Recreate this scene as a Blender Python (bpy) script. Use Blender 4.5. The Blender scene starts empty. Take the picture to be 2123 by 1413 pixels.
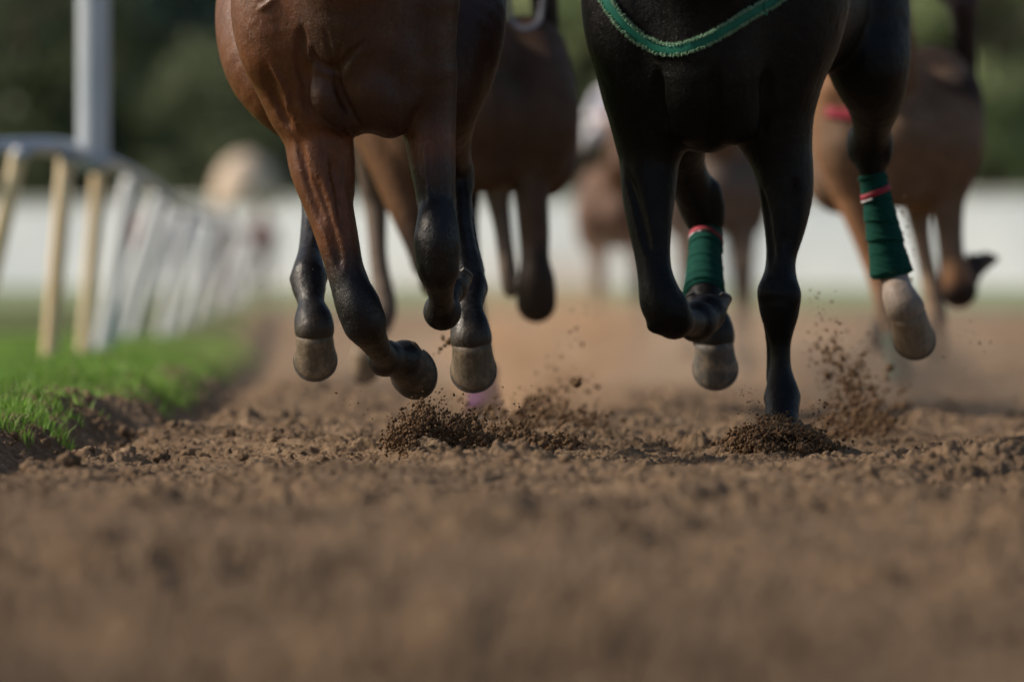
import bpy, math, random
import numpy as np
from mathutils import Vector, Matrix

# ------------------------------------------------------------------ camera, sky, sun, exposure
SC = bpy.context.scene
COL = SC.collection
FPX = 17500.0            # focal length in photo pixels (2123 wide)
HX, HY = 1061.5, 620.0   # vanishing point of the view direction / horizon
CAMZ = 0.486
D0 = 25.1                # focus distance

cam = bpy.data.cameras.new('camera')
camo = bpy.data.objects.new('camera', cam)
COL.objects.link(camo)
cam.sensor_width = 36.0
cam.lens = FPX / 2123.0 * 36.0
cam.clip_start = 0.5
cam.clip_end = 3000
camo.location = (0, 0, CAMZ)
camo.rotation_euler = (math.radians(90) - (706.5 - HY) / FPX, 0, 0)
cam.dof.use_dof = True
cam.dof.focus_distance = D0
cam.dof.aperture_fstop = (cam.lens / 1000.0) / 0.117
SC.camera = camo

SUN_EL, SUN_AZ = 36.0, -84.0    # azimuth measured from +Y (view direction) towards +X
W = bpy.data.worlds.new('World')
SC.world = W
W.use_nodes = True
nt = W.node_tree
sky = nt.nodes.new('ShaderNodeTexSky')
sky.sky_type = 'NISHITA'
sky.sun_disc = False
sky.sun_elevation = math.radians(SUN_EL)
sky.sun_rotation = math.radians(SUN_AZ)
sky.air_density = 1.2
sky.dust_density = 3.0
bg = nt.nodes['Background']
bg.inputs[1].default_value = 0.052
nt.links.new(sky.outputs[0], bg.inputs[0])

sl = bpy.data.lights.new('sun', 'SUN')
sl.energy = 2.05
sl.angle = math.radians(7)
sl.color = (1.0, 0.88, 0.73)
so = bpy.data.objects.new('sun', sl)
COL.objects.link(so)
az, el = math.radians(SUN_AZ), math.radians(SUN_EL)
tosun = Vector((math.sin(az) * math.cos(el), math.cos(az) * math.cos(el), math.sin(el)))
so.rotation_euler = tosun.to_track_quat('Z', 'Y').to_euler()

SC.view_settings.view_transform = 'Standard'
SC.view_settings.look = 'None'
SC.view_settings.exposure = 1.06
SC.view_settings.gamma = 1
SC.cycles.use_denoising = True
SC.cycles.max_bounces = 6
SC.cycles.volume_bounces = 1
SC.cycles.volume_step_rate = 2.0
SC.cycles.use_adaptive_sampling = True

random.seed(4)
RNG = np.random.default_rng(7)


# ------------------------------------------------------------------ helpers
def W3(px, py, d):
    """photo position at distance d -> world point"""
    return np.array([(px - HX) * d / FPX, d, CAMZ - (py - HY) * d / FPX])


def tag(o, label=None, cat=None, group=None, kind=None):
    if label: o['label'] = label
    if cat: o['category'] = cat
    if group: o['group'] = group
    if kind: o['kind'] = kind
    return o


def link(name, me, mat, parent=None):
    o = bpy.data.objects.new(name, me)
    COL.objects.link(o)
    if mat is not None:
        me.materials.append(mat)
    if parent is not None:
        o.parent = parent
        o.matrix_parent_inverse = parent.matrix_basis.inverted()
    return o


def npmesh(name, V, F, smooth=True, color=None):
    """V (n,3), F (m,3|4) arrays"""
    V = np.asarray(V, np.float32)
    F = np.asarray(F, np.int32)
    me = bpy.data.meshes.new(name)
    me.vertices.add(len(V))
    me.vertices.foreach_set('co', V.ravel())
    k = F.shape[1]
    me.loops.add(F.size)
    me.loops.foreach_set('vertex_index', F.ravel())
    me.polygons.add(len(F))
    me.polygons.foreach_set('loop_start', np.arange(0, F.size, k, dtype=np.int32))
    me.update(calc_edges=True)
    if smooth:
        me.polygons.foreach_set('use_smooth', np.ones(len(F), bool))
    if color is not None:
        at = me.color_attributes.new('coat', 'FLOAT_COLOR', 'POINT')
        c = np.ones((len(V), 4), np.float32)
        c[:, :3] = color
        at.data.foreach_set('color', c.ravel())
    me.validate()
    return me


class MB:
    """collects pieces of one mesh"""
    def __init__(s): s.V = []; s.F = []; s.n = 0

    def add(s, V, F):
        s.V.append(np.asarray(V, float)); s.F += [tuple(int(i) + s.n for i in f) for f in F]; s.n += len(V)

    def tube(s, P, R, n=12, caps=True, squash=None):
        P = np.asarray(P, float)
        R = np.broadcast_to(np.asarray(R, float), (len(P),))
        rings = []
        u = None
        for i, p in enumerate(P):
            t = P[min(i + 1, len(P) - 1)] - P[max(i - 1, 0)]
            t /= np.linalg.norm(t) + 1e-9
            if u is None:
                u = np.cross(t, [0, 1, 0.01])
                if np.linalg.norm(u) < 1e-3: u = np.cross(t, [1, 0, 0])
            u = u - t * (u @ t)
            u /= np.linalg.norm(u) + 1e-9
            v = np.cross(t, u)
            a = np.linspace(0, 2 * np.pi, n, endpoint=False)
            rings.append(p + R[i] * (np.cos(a)[:, None] * u + np.sin(a)[:, None] * v))
        V = np.vstack(rings)
        F = []
        for i in range(len(P) - 1):
            for j in range(n):
                k = (j + 1) % n
                F.append((i * n + j, i * n + k, (i + 1) * n + k, (i + 1) * n + j))
        if caps:
            F.append(tuple(range(n))[::-1])
            F.append(tuple((len(P) - 1) * n + j for j in range(n)))
        s.add(V, F)

    def box(s, c, size, rz=0.0, bevel=0.0):
        x, y, z = [v / 2 for v in size]
        V = np.array([[a * x, b * y, d * z] for a in (-1, 1) for b in (-1, 1) for d in (-1, 1)], float)
        cr, sr = math.cos(rz), math.sin(rz)
        V = V @ np.array([[cr, sr, 0], [-sr, cr, 0], [0, 0, 1]]) + np.asarray(c, float)
        s.add(V, [(0, 1, 3, 2), (4, 6, 7, 5), (0, 4, 5, 1), (2, 3, 7, 6), (0, 2, 6, 4), (1, 5, 7, 3)])

    def build(s, name, mat, parent=None, smooth=True):
        me = bpy.data.meshes.new(name)
        me.from_pydata(np.vstack(s.V).tolist(), [], s.F)
        me.update()
        if smooth:
            me.polygons.foreach_set('use_smooth', np.ones(len(me.polygons), bool))
        return link(name, me, mat, parent)


def empty(name, loc):
    o = bpy.data.objects.new(name, None)
    COL.objects.link(o)
    o.location = loc
    o.empty_display_size = 0.1
    return o


def lattice_noise(x, y, seed, n=256):
    """smooth value noise, vectorised, about -1..1"""
    r = np.random.default_rng(seed).uniform(-1, 1, (n, n)).astype(np.float32)
    xi = np.floor(x).astype(np.int64); yi = np.floor(y).astype(np.int64)
    fx = (x - xi); fy = (y - yi)
    fx = fx * fx * fx * (fx * (fx * 6 - 15) + 10); fy = fy * fy * fy * (fy * (fy * 6 - 15) + 10)
    a = r[xi % n, yi % n]; b = r[(xi + 1) % n, yi % n]
    c = r[xi % n, (yi + 1) % n]; d = r[(xi + 1) % n, (yi + 1) % n]
    return (a * (1 - fx) + b * fx) * (1 - fy) + (c * (1 - fx) + d * fx) * fy


def worley(x, y, seed, n=256):
    """rounded lumps: 1 at a lump's centre, 0 at its edge; plus a per-lump random"""
    g = np.random.default_rng(seed)
    jx = g.uniform(0.1, 0.9, (n, n)).astype(np.float32); jy = g.uniform(0.1, 0.9, (n, n)).astype(np.float32)
    rr = g.uniform(0, 1, (n, n)).astype(np.float32)
    xi = np.floor(x).astype(np.int64); yi = np.floor(y).astype(np.int64)
    best = np.full(x.shape, 9.0, np.float32); val = np.zeros(x.shape, np.float32)
    for dx in (-1, 0, 1):
        for dy in (-1, 0, 1):
            cx = xi + dx; cy = yi + dy
            px = cx + jx[cx % n, cy % n]; py = cy + jy[cx % n, cy % n]
            r = rr[cx % n, cy % n]
            d = ((x - px) ** 2 + (y - py) ** 2) / (0.25 + 0.75 * r) ** 2
            m = d < best
            best = np.where(m, d, best); val = np.where(m, r, val)
    return np.sqrt(np.maximum(0, 1 - best * 1.3)), val


# ------------------------------------------------------------------ materials
def mat(name, base=(0.5, 0.5, 0.5), rough=0.6, spec=0.3, metal=0.0):
    m = bpy.data.materials.new(name)
    m.use_nodes = True
    b = m.node_tree.nodes['Principled BSDF']
    b.inputs['Base Color'].default_value = (*base, 1)
    b.inputs['Roughness'].default_value = rough
    b.inputs['Specular IOR Level'].default_value = spec
    b.inputs['Metallic'].default_value = metal
    return m, m.node_tree, b


def noise(nt, scale, detail=4, rough=0.6, coord='Object', stretch=None):
    tc = nt.nodes.new('ShaderNodeTexCoord')
    n = nt.nodes.new('ShaderNodeTexNoise')
    n.inputs['Scale'].default_value = scale
    n.inputs['Detail'].default_value = detail
    n.inputs['Roughness'].default_value = rough
    out = tc.outputs[coord]
    if stretch:
        mp = nt.nodes.new('ShaderNodeMapping')
        mp.inputs['Scale'].default_value = stretch
        nt.links.new(out, mp.inputs[0]); out = mp.outputs[0]
    nt.links.new(out, n.inputs['Vector'])
    return n.outputs['Fac']


def ramp(nt, fac, stops):
    r = nt.nodes.new('ShaderNodeValToRGB')
    while len(r.color_ramp.elements) < len(stops): r.color_ramp.elements.new(0.5)
    for e, (p, c) in zip(r.color_ramp.elements, stops):
        e.position = p; e.color = (*c, 1) if len(c) == 3 else c
    nt.links.new(fac, r.inputs[0])
    return r.outputs[0]


def bump(nt, b, h, strength, dist, prev=None):
    n = nt.nodes.new('ShaderNodeBump')
    n.inputs['Strength'].default_value = strength
    n.inputs['Distance'].default_value = dist
    nt.links.new(h, n.inputs['Height'])
    if prev is not None: nt.links.new(prev, n.inputs['Normal'])
    nt.links.new(n.outputs[0], b.inputs['Normal'])
    return n.outputs[0]


def mul(nt, a, b_, blend='MULTIPLY', fac=1.0):
    m = nt.nodes.new('ShaderNodeMix')
    m.data_type = 'RGBA'; m.blend_type = blend
    m.inputs[0].default_value = fac
    nt.links.new(a, m.inputs[6]); nt.links.new(b_, m.inputs[7])
    return m.outputs[2]


def noisy(name, c0, c1, scale, rough=0.7, spec=0.3, bs=0.0, bscale=80, bdist=0.003, stretch=None):
    m, t, b = mat(name, c0, rough, spec)
    t.links.new(ramp(t, noise(t, scale, 5, 0.65, stretch=stretch), [(0.3, c0), (0.7, c1)]), b.inputs['Base Color'])
    if bs: bump(t, b, noise(t, bscale, 4, 0.6), bs, bdist)
    return m


# soil
SOIL, t, b = mat('soil', rough=0.95, spec=0.12)
c1 = ramp(t, noise(t, 14, 8, 0.7, 'Object'), [(0.22, (0.145, 0.093, 0.055)), (0.5, (0.285, 0.196, 0.126)), (0.80, (0.47, 0.35, 0.24))])
c2 = ramp(t, noise(t, 1.1, 4, 0.6, 'Object'), [(0.3, (0.72, 0.71, 0.70)), (0.7, (1.10, 1.07, 1.03))])
t.links.new(mul(t, c1, c2), b.inputs['Base Color'])
p = bump(t, b, noise(t, 150, 8, 0.8), 1.0, 0.010)
bump(t, b, noise(t, 45, 6, 0.7), 0.7, 0.012, p)
CRUMB, t, b = mat('crumbs', rough=0.95, spec=0.12)
t.links.new(ramp(t, noise(t, 30, 6, 0.7), [(0.25, (0.07, 0.040, 0.022)), (0.55, (0.15, 0.092, 0.052)), (0.8, (0.28, 0.185, 0.115))]), b.inputs['Base Color'])
bump(t, b, noise(t, 260, 5, 0.7), 0.8, 0.003)
GROUND2 = noisy('far_ground', (0.32, 0.245, 0.175), (0.38, 0.30, 0.22), 0.6, 0.95, 0.1)
TURF = noisy('turf', (0.15, 0.20, 0.10), (0.28, 0.31, 0.19), 0.25, 0.9, 0.1)
TURFN = noisy('verge_soil', (0.06, 0.10, 0.03), (0.14, 0.14, 0.06), 9, 0.95, 0.1, 0.6, 60)

# grass
GRASS, t, b = mat('grass_blade', rough=0.55, spec=0.3)
at = t.nodes.new('ShaderNodeAttribute'); at.attribute_name = 'coat'
t.links.new(at.outputs[0], b.inputs['Base Color'])
tr = t.nodes.new('ShaderNodeBsdfTranslucent'); mx = t.nodes.new('ShaderNodeMixShader'); mx.inputs[0].default_value = 0.35
t.links.new(at.outputs[0], tr.inputs[0]); t.links.new(b.outputs[0], mx.inputs[1]); t.links.new(tr.outputs[0], mx.inputs[2])
t.links.new(mx.outputs[0], t.nodes['Material Output'].inputs[0])


def coat_mat(name, rough, spec, dusty=0.0, bmp=0.35):
    m, t, b = mat(name, rough=rough, spec=spec)
    at = t.nodes.new('ShaderNodeAttribute'); at.attribute_name = 'coat'
    v = ramp(t, noise(t, 9, 5, 0.65), [(0.25, (0.72, 0.70, 0.70)), (0.75, (1.22, 1.2, 1.16))])
    c = mul(t, at.outputs[0], v)
    h = ramp(t, noise(t, 90, 3, 0.7, stretch=(1, 1, 0.16)), [(0.3, (0.78, 0.78, 0.78)), (0.7, (1.18, 1.18, 1.18))])
    c = mul(t, c, h)
    if dusty:   # dried sand clinging in specks
        d = nt_mix(t, c, (0.30, 0.21, 0.14), ramp(t, noise(t, 130, 3, 0.8), [(0.62, (0, 0, 0)), (0.72, (dusty,) * 3)]))
        c = d
    t.links.new(c, b.inputs['Base Color'])
    r = ramp(t, noise(t, 16, 5, 0.7), [(0.3, (rough - 0.08,) * 3), (0.7, (rough + 0.12,) * 3)])
    t.links.new(r, b.inputs['Roughness'])
    p = bump(t, b, noise(t, 7, 3, 0.6, stretch=(1, 1, 0.45)), 0.5 * bmp / 0.35, 0.02)
    p = bump(t, b, noise(t, 26, 4, 0.65), 0.42 * bmp / 0.35, 0.010, p)
    bump(t, b, noise(t, 330, 3, 0.7, stretch=(1, 1, 0.12)), bmp, 0.0016, p)
    return m


def nt_mix(t, c, col, fac):
    m = t.nodes.new('ShaderNodeMix'); m.data_type = 'RGBA'
    t.links.new(fac, m.inputs[0]); t.links.new(c, m.inputs[6]); m.inputs[7].default_value = (*col, 1)
    return m.outputs[2]


COAT_BAY = coat_mat('bay_coat', 0.42, 0.34, 0.30)
COAT_BLACK = coat_mat('black_coat', 0.46, 0.20, 0.14)
COAT_FAR = coat_mat('far_coat', 0.65, 0.15, 0.6)


def hoof_mat(name, c0, c1, dust):
    m, t, b = mat(name, rough=0.55, spec=0.3)
    a = ramp(t, noise(t, 60, 4, 0.6, stretch=(1, 1, 0.12)), [(0.3, c0), (0.7, c1)])
    c = nt_mix(t, a, (0.30, 0.22, 0.15), ramp(t, noise(t, 28, 6, 0.75), [(0.48, (0, 0, 0)), (0.62, (dust,) * 3)]))
    t.links.new(c, b.inputs['Base Color'])
    bump(t, b, noise(t, 120, 4, 0.7), 0.5, 0.002)
    return m


HOOF = hoof_mat('hoof_horn', (0.065, 0.050, 0.034), (0.145, 0.110, 0.072), 0.45)
HOOF_DARK = hoof_mat('dark_hoof', (0.022, 0.019, 0.017), (0.05, 0.043, 0.036), 0.22)
HOOF_GREY = hoof_mat('grey_hoof', (0.05, 0.05, 0.05), (0.12, 0.105, 0.085), 0.55)
HOOF_TAN = hoof_mat('tan_hoof', (0.13, 0.09, 0.055), (0.24, 0.18, 0.12), 0.5)
STEEL = noisy('shoe_metal', (0.07, 0.065, 0.06), (0.15, 0.135, 0.12), 60, 0.6, 0.4)
GREENW = noisy('green_wrap', (0.002, 0.040, 0.030), (0.005, 0.062, 0.046), 60, 0.9, 0.15, 0.6, 420, 0.0015)
GREENS = noisy('green_strap', (0.0, 0.10, 0.065), (0.003, 0.15, 0.10), 30, 0.6, 0.35, 0.4, 500, 0.001)
FLEECE = noisy('green_fleece', (0.16, 0.32, 0.20), (0.34, 0.50, 0.36), 60, 0.95, 0.1)
PURPLE = noisy('purple_wrap', (0.09, 0.040, 0.10), (0.14, 0.065, 0.14), 40, 0.9, 0.1)
REDT = noisy('red_tape', (0.24, 0.018, 0.035), (0.32, 0.028, 0.05), 40, 0.6, 0.3)
WHITET = noisy('white_tape', (0.55, 0.55, 0.58), (0.7, 0.7, 0.74), 40, 0.6, 0.3)
GREYT = noisy('grey_strap', (0.10, 0.105, 0.13), (0.15, 0.155, 0.19), 40, 0.6, 0.3)
WHITEP = noisy('white_paint', (0.62, 0.65, 0.69), (0.80, 0.82, 0.85), 3, 0.45, 0.4)
POLE_SHADED = noisy('pole_shaded_white', (0.42, 0.48, 0.56), (0.52, 0.57, 0.64), 2, 0.35, 0.4)  # white pole, its sky-lit shade put into a blue-grey colour
RAIL_SKY = noisy('rail_sky_tint', (0.26, 0.31, 0.39), (0.46, 0.54, 0.66), 1.5, 0.3, 0.5)  # white rail with the sky's blue reflection painted into its colour
CREAM = noisy('cream_post', (0.58, 0.40, 0.21), (0.82, 0.70, 0.50), 1.6, 0.55, 0.3, stretch=(1, 1, 0.5))  # mottled tan to cream tone of the nearest posts
WALLW = noisy('wall_white', (0.46, 0.52, 0.60), (0.76, 0.79, 0.84), 0.14, 0.8, 0.2)


def flat(name, c, rough=0.7):
    return noisy(name, tuple(v * 0.8 for v in c), tuple(min(v * 1.15, 0.95) for v in c), 12, rough, 0.25)


# ------------------------------------------------------------------ ground
def sstep(a, b, x):
    q = np.clip((x - a) / (b - a), 0, 1)
    return q * q * (3 - 2 * q)


EDGE_D = [0, 21.8, 25, 30, 40, 60, 90, 150, 600]
EDGE_X = [-1.45, -1.30, -1.20, -1.06, -1.15, -1.6, -2.3, -3.9, -16]      # where the raked track falls off
VERG_X = [-2.05, -1.80, -1.62, -1.44, -1.52, -1.95, -2.75, -4.3, -17]    # where the grass starts
MOUND = W3(1615, 915, 26.0)


def far_rise(y):
    return 0.30 * sstep(58, 125, y) + 0.42 * sstep(125, 205, y)


def base_h(x, y):
    e = np.interp(y, EDGE_D, EDGE_X); v = np.interp(y, EDGE_D, VERG_X)
    z = 0.022 * lattice_noise(x * 0.9 + 5, y * 0.45, 1) + 0.022 * lattice_noise(x * 2.4, y * 1.4, 2)
    # raked windrow crests running across the track
    z = z + 0.016 * np.sin(y * 1.15 + 1.3 * lattice_noise(x * 0.5, y * 0.2, 9) + 0.6) * sstep(40, 30, y)
    q = sstep(0, 1, (e - x) / np.maximum(e - v, 0.05) * 1.0)
    dip = np.sin(np.clip((e - x) / np.maximum(e - v, 0.05), 0, 1) * np.pi)
    z = z - 0.055 * dip * sstep(95, 30, y) + 0.11 * q * sstep(0, 1, q)
    z = z + far_rise(y)
    return z


def hoof_prints(x, y):
    return 0


def billow(x, y, f, seed, n=256):
    """rounded crumbs with sharp creases between them"""
    a = seed * 1.7
    u_ = (x * math.cos(a) - y * math.sin(a)) * f + 31.7; v_ = (x * math.sin(a) + y * math.cos(a)) * f + 11.3
    return np.sqrt(np.abs(lattice_noise(u_, v_, seed, n)) + 0.02) - 0.5


def fine_h(x, y, fade=1.0):
    wx = x + 0.03 * lattice_noise(x * 9, y * 9, 31); wy = y + 0.03 * lattice_noise(x * 9 + 50, y * 9, 32)
    m = np.clip(0.5 + 0.6 * lattice_noise(x * 1.7, y * 1.1, 21) + 0.35 * lattice_noise(x * 5, y * 4, 22), 0.12, 1.4)
    l1, v1 = worley(wx * 8, wy * 8, 11)
    l2, v2 = worley(wx * 19 + 3, wy * 19, 12)
    z = l1 * (0.018 * np.maximum(v1 - 0.45, 0)) * m * 1.6 + l2 * 0.011 * np.maximum(v2 - 0.3, 0) * m * 1.4
    z = z * 1.5 + 0.030 * m * lattice_noise(wx * 3.1, wy * 2.2, 47) + 0.040 * m * billow(wx, wy, 6, 41) + 0.026 * (0.3 + m) * billow(wx, wy, 14, 42) + 0.017 * (0.4 + 0.8 * m) * billow(x, y, 30, 43) \
        + 0.011 * (0.5 + 0.6 * m) * billow(x, y, 62, 44, 512) + 0.005 * lattice_noise(x * 95, y * 95, 17, 512)
    return z * fade


def mounds(x, y):
    r2 = ((x - MOUND[0] - 0.02) / 0.15) ** 2 + ((y - 25.95) / 0.26) ** 2
    z = 0.085 * np.exp(-r2 * 1.2)
    x2 = W3(1010, 900, 25.2)[0]
    z = z + 0.035 * np.exp(-(((x - x2) / 0.16) ** 2 + ((y - 25.4) / 0.3) ** 2))
    x3 = W3(880, 900, 24.8)[0]
    z = z + 0.045 * np.exp(-(((x - x3) / 0.07) ** 2 + ((y - 24.9) / 0.2) ** 2))
    return z


def track_h(x, y):
    return base_h(x, y) + mounds(x, y) + fine_h(x, y, sstep(75, 34, y) * 0.8 + 0.2)


def gz(x, y):
    return float(track_h(np.array([float(x)]), np.array([float(y)]))[0])


rows = np.concatenate([np.arange(8.5, 15, 0.045), np.arange(15, 20.5, 0.028), np.arange(20.5, 22.6, 0.014), np.arange(22.6, 28.2, 0.009),
                       np.arange(28.2, 32, 0.02), np.arange(32, 40, 0.045), np.arange(40, 60, 0.12), np.arange(60, 110.1, 0.6)])
u = np.linspace(-1, 1, 620)
u = np.concatenate([[-9, -5, -3, -2, -1.6, -1.35, -1.15, -1.06], u, [1.06, 1.15, 1.35, 1.6, 2, 3, 5, 9]])
half = rows * (HX * 1.07 / FPX)
X = u[None, :] * half[:, None]
X = np.maximum(X, np.interp(rows, EDGE_D, VERG_X)[:, None] - 0.12 + 0 * X)    # ends under the verge
Y = np.repeat(rows[:, None], len(u), 1)
Z = track_h(X, Y)
nr, nc = X.shape
I = np.arange(nr * nc).reshape(nr, nc)
F = np.stack([I[:-1, :-1], I[:-1, 1:], I[1:, 1:], I[1:, :-1]], -1).reshape(-1, 4)
keep = (np.abs(X[:-1, 1:] - X[:-1, :-1]) > 1e-6).reshape(-1)
V = np.stack([X, Y, Z], -1).reshape(-1, 3)
me = npmesh('dirt_track', V, F[keep])
tag(link('dirt_track', me, SOIL), kind='structure')


def sheet(name, x0, x1, y0, y1, nx, ny, off, m, extra=None):
    xs = np.linspace(x0, x1, nx); ys = np.linspace(y0, y1, ny)
    X, Y = np.meshgrid(xs, ys)
    Z = base_h(X, Y) + off
    if extra is not None: Z = Z + extra(X, Y)
    I = np.arange(nx * ny).reshape(ny, nx)
    F = np.stack([I[:-1, :-1], I[:-1, 1:], I[1:, 1:], I[1:, :-1]], -1).reshape(-1, 4)
    return tag(link(name, npmesh(name, np.stack([X, Y, Z], -1).reshape(-1, 3), F), m), kind='structure')


# far ground: the rest of the course, then turf
xs = np.concatenate([np.linspace(-900, -40, 12), np.linspace(-36, 36, 60), np.linspace(40, 900, 12)])
ys = np.concatenate([np.linspace(2, 108, 40), np.linspace(112, 240, 60), np.linspace(260, 1600, 8)])
Xg, Yg = np.meshgrid(xs, ys)
Zg = far_rise(Yg) - np.where(Yg < 112, 0.12, 0.0)
Ig = np.arange(Xg.size).reshape(Xg.shape)
Fg = np.stack([Ig[:-1, :-1], Ig[:-1, 1:], Ig[1:, 1:], Ig[1:, :-1]], -1).reshape(-1, 4)
tag(link('ground', npmesh('ground', np.stack([Xg, Yg, Zg], -1).reshape(-1, 3), Fg), GROUND2), kind='structure')
xs = np.linspace(-260, 260, 60); ys = np.linspace(128, 330, 60)
Xg, Yg = np.meshgrid(xs, ys); Zg = far_rise(Yg) + 0.02 + 0.03 * lattice_noise(Xg * 0.2, Yg * 0.2, 33)
Ig = np.arange(Xg.size).reshape(Xg.shape)
Fg = np.stack([Ig[:-1, :-1], Ig[:-1, 1:], Ig[1:, 1:], Ig[1:, :-1]], -1).reshape(-1, 4)
tag(link('infield_lawn', npmesh('infield_lawn', np.stack([Xg, Yg, Zg + 0.03], -1).reshape(-1, 3), Fg), TURF), kind='structure')

# grass verge ground (left of the track)
ysv = np.concatenate([np.arange(19, 34, 0.08), np.arange(34, 60, 0.3), np.arange(60, 111, 1.2)])
vx = np.interp(ysv, EDGE_D, VERG_X)
uu = np.concatenate([np.linspace(0, 2.2, 60), [3, 5, 9, 16, 30]])
Xv = vx[:, None] - uu[None, :] + 0.03
Yv = np.repeat(ysv[:, None], len(uu), 1)
Zv = base_h(Xv, Yv) + 0.004 + 0.012 * lattice_noise(Xv * 9, Yv * 9, 41)
Iv = np.arange(Xv.size).reshape(Xv.shape)
Fv = np.stack([Iv[:-1, 1:], Iv[:-1, :-1], Iv[1:, :-1], Iv[1:, 1:]], -1).reshape(-1, 4)
tag(link('verge', npmesh('verge', np.stack([Xv, Yv, Zv], -1).reshape(-1, 3), Fv), TURFN), kind='structure')


def grass_patch(n):
    y = RNG.uniform(24.2, 62, n) ** 1.0
    y = 24.0 + 40 * RNG.uniform(0, 1, n) ** 1.7
    ex = np.interp(y, EDGE_D, VERG_X)
    w = 0.0 + 2.4 * RNG.uniform(0, 1, n) ** 1.15
    edge = 0.09 * lattice_noise(y * 3.0, y * 0 + 3, 55) + 0.05 * lattice_noise(y * 9.0, y * 0 + 1, 56)
    x = ex + 0.05 - w + edge
    z = base_h(x, y)
    clump = 0.5 + 0.5 * lattice_noise(x * 5, y * 5, 57)
    h = (0.03 + 0.062 * clump + 0.03 * RNG.uniform(0, 1, n)) * (0.55 + 0.45 * np.clip(w / 0.2, 0, 1))
    th = RNG.uniform(0, 2 * np.pi, n)
    wd = RNG.uniform(0.0016, 0.0036, n) * (1 + (y - 24) / 22)
    lean = RNG.uniform(0.15, 0.8, n) * h
    lx, ly = np.cos(th), np.sin(th)
    ph = RNG.uniform(0, 2 * np.pi, n)
    wx, wy = np.cos(ph) * wd, np.sin(ph) * wd
    V = np.empty((n, 5, 3), np.float32)
    V[:, 0] = np.stack([x - wx, y - wy, z - 0.005], -1); V[:, 1] = np.stack([x + wx, y + wy, z - 0.005], -1)
    mx, my, mz = x + lx * lean * 0.35, y + ly * lean * 0.35, z + h * 0.6
    V[:, 2] = np.stack([mx + wx * .8, my + wy * .8, mz], -1); V[:, 3] = np.stack([mx - wx * .8, my - wy * .8, mz], -1)
    V[:, 4] = np.stack([x + lx * lean, y + ly * lean, z + h], -1)
    b = np.arange(n)[:, None] * 5
    F = np.concatenate([b + [0, 1, 2], b + [0, 2, 3], b + [3, 2, 4]], 0)
    thin = RNG.uniform(0, 1, n) > 0.25 + 1.2 * clump + 2.0 * w - 0.15
    V[thin, :, 2] -= 0.5
    g = RNG.uniform(0, 1, n)
    c = np.stack([0.12 + 0.14 * g, 0.26 + 0.17 * g, 0.035 + 0.045 * g], -1)
    c *= (0.7 + 0.6 * (0.5 + 0.5 * lattice_noise(x * 3, y * 3, 58)))[:, None]
    dry = RNG.uniform(0, 1, n) < 0.05 + 0.22 * np.clip(lattice_noise(x * 4, y * 2.5, 59), 0, 1)
    c[dry] = (0.28, 0.25, 0.12)
    return V.reshape(-1, 3), F, np.repeat(c, 5, 0)


V, F, C = grass_patch(120000)
tag(link('grass', npmesh('grass', V, F, False, C), GRASS), 'green grass on the raised verge below the white running rail', 'grass', kind='stuff')


# ------------------------------------------------------------------ clods and sprays
def ico(sub):
    import bmesh
    bm = bmesh.new()
    bmesh.ops.create_icosphere(bm, subdivisions=sub, radius=1)
    V = np.array([v.co[:] for v in bm.verts]); F = np.array([[v.index for v in f.verts] for f in bm.faces])
    bm.free()
    return V, F


ICO2, ICO3 = ico(2), ico(3)


def lumps(P, R, sub=2, rough=0.34, seed=1, rng=None):
    """many irregular soil lumps as one mesh"""
    V0, F0 = ICO2 if sub == 2 else ICO3
    g = np.random.default_rng(seed)
    n = len(P)
    variants = []
    for k in range(24):
        nrm = V0.copy()
        r = np.ones(len(V0))
        for q in range(9):
            d = g.normal(size=3); d /= np.linalg.norm(d)
            r += rough * g.uniform(-0.6, 1) * np.maximum(0, nrm @ d - g.uniform(0.1, 0.6)) * 1.6
        for q in range(14):      # knobs
            d = g.normal(size=3); d /= np.linalg.norm(d)
            r += g.uniform(.1, .3) * np.exp(-(1 - nrm @ d) / g.uniform(.03, .10))
        r += 0.16 * g.normal(size=len(V0)) * (rough / 0.34)
        r *= 0.8
        variants.append(V0 * r[:, None] * g.uniform(0.65, 1.2, 3))
    variants = np.array(variants)
    vi = g.integers(0, 24, n)
    A = variants[vi]
    # random rotation
    q = g.normal(size=(n, 4)); q /= np.linalg.norm(q, axis=1, keepdims=True)
    w, x, y, z = q.T
    M = np.stack([1 - 2 * (y * y + z * z), 2 * (x * y - z * w), 2 * (x * z + y * w),
                  2 * (x * y + z * w), 1 - 2 * (x * x + z * z), 2 * (y * z - x * w),
                  2 * (x * z - y * w), 2 * (y * z + x * w), 1 - 2 * (x * x + y * y)], -1).reshape(n, 3, 3)
    A = np.einsum('nij,nvj->nvi', M, A) * np.asarray(R)[:, None, None] + np.asarray(P)[:, None, :]
    F = (F0[None] + (np.arange(n) * len(V0))[:, None, None]).reshape(-1, 3)
    return A.reshape(-1, 3), F


def scatter_clods():
    n = 30000
    y = RNG.uniform(20.5, 32, n)
    px = RNG.uniform(-80, 2200, n)
    x = (px - HX) * y / FPX
    e = np.interp(y, EDGE_D, EDGE_X)
    dens = 0.5 + 0.5 * lattice_noise(x * 2.2, y * 1.2, 61)
    r = 0.0022 + 0.005 * RNG.uniform(0, 1, n) ** 3 + 0.012 * RNG.uniform(0, 1, n) ** 14
    left = np.exp(-((x - e) / 0.35) ** 2)
    r = r * (1 + 0.8 * left * RNG.uniform(0, 1, n))
    k = (dens ** 2 * (0.6 + 0.8 * left) > RNG.uniform(0, 1, n)) & (x > e - 0.5)
    x, y, r = x[k], y[k], r[k]
    z = track_h(x, y) + r * 0.35
    return lumps(np.stack([x, y, z], -1), r, 2, 0.4, 3)


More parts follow.
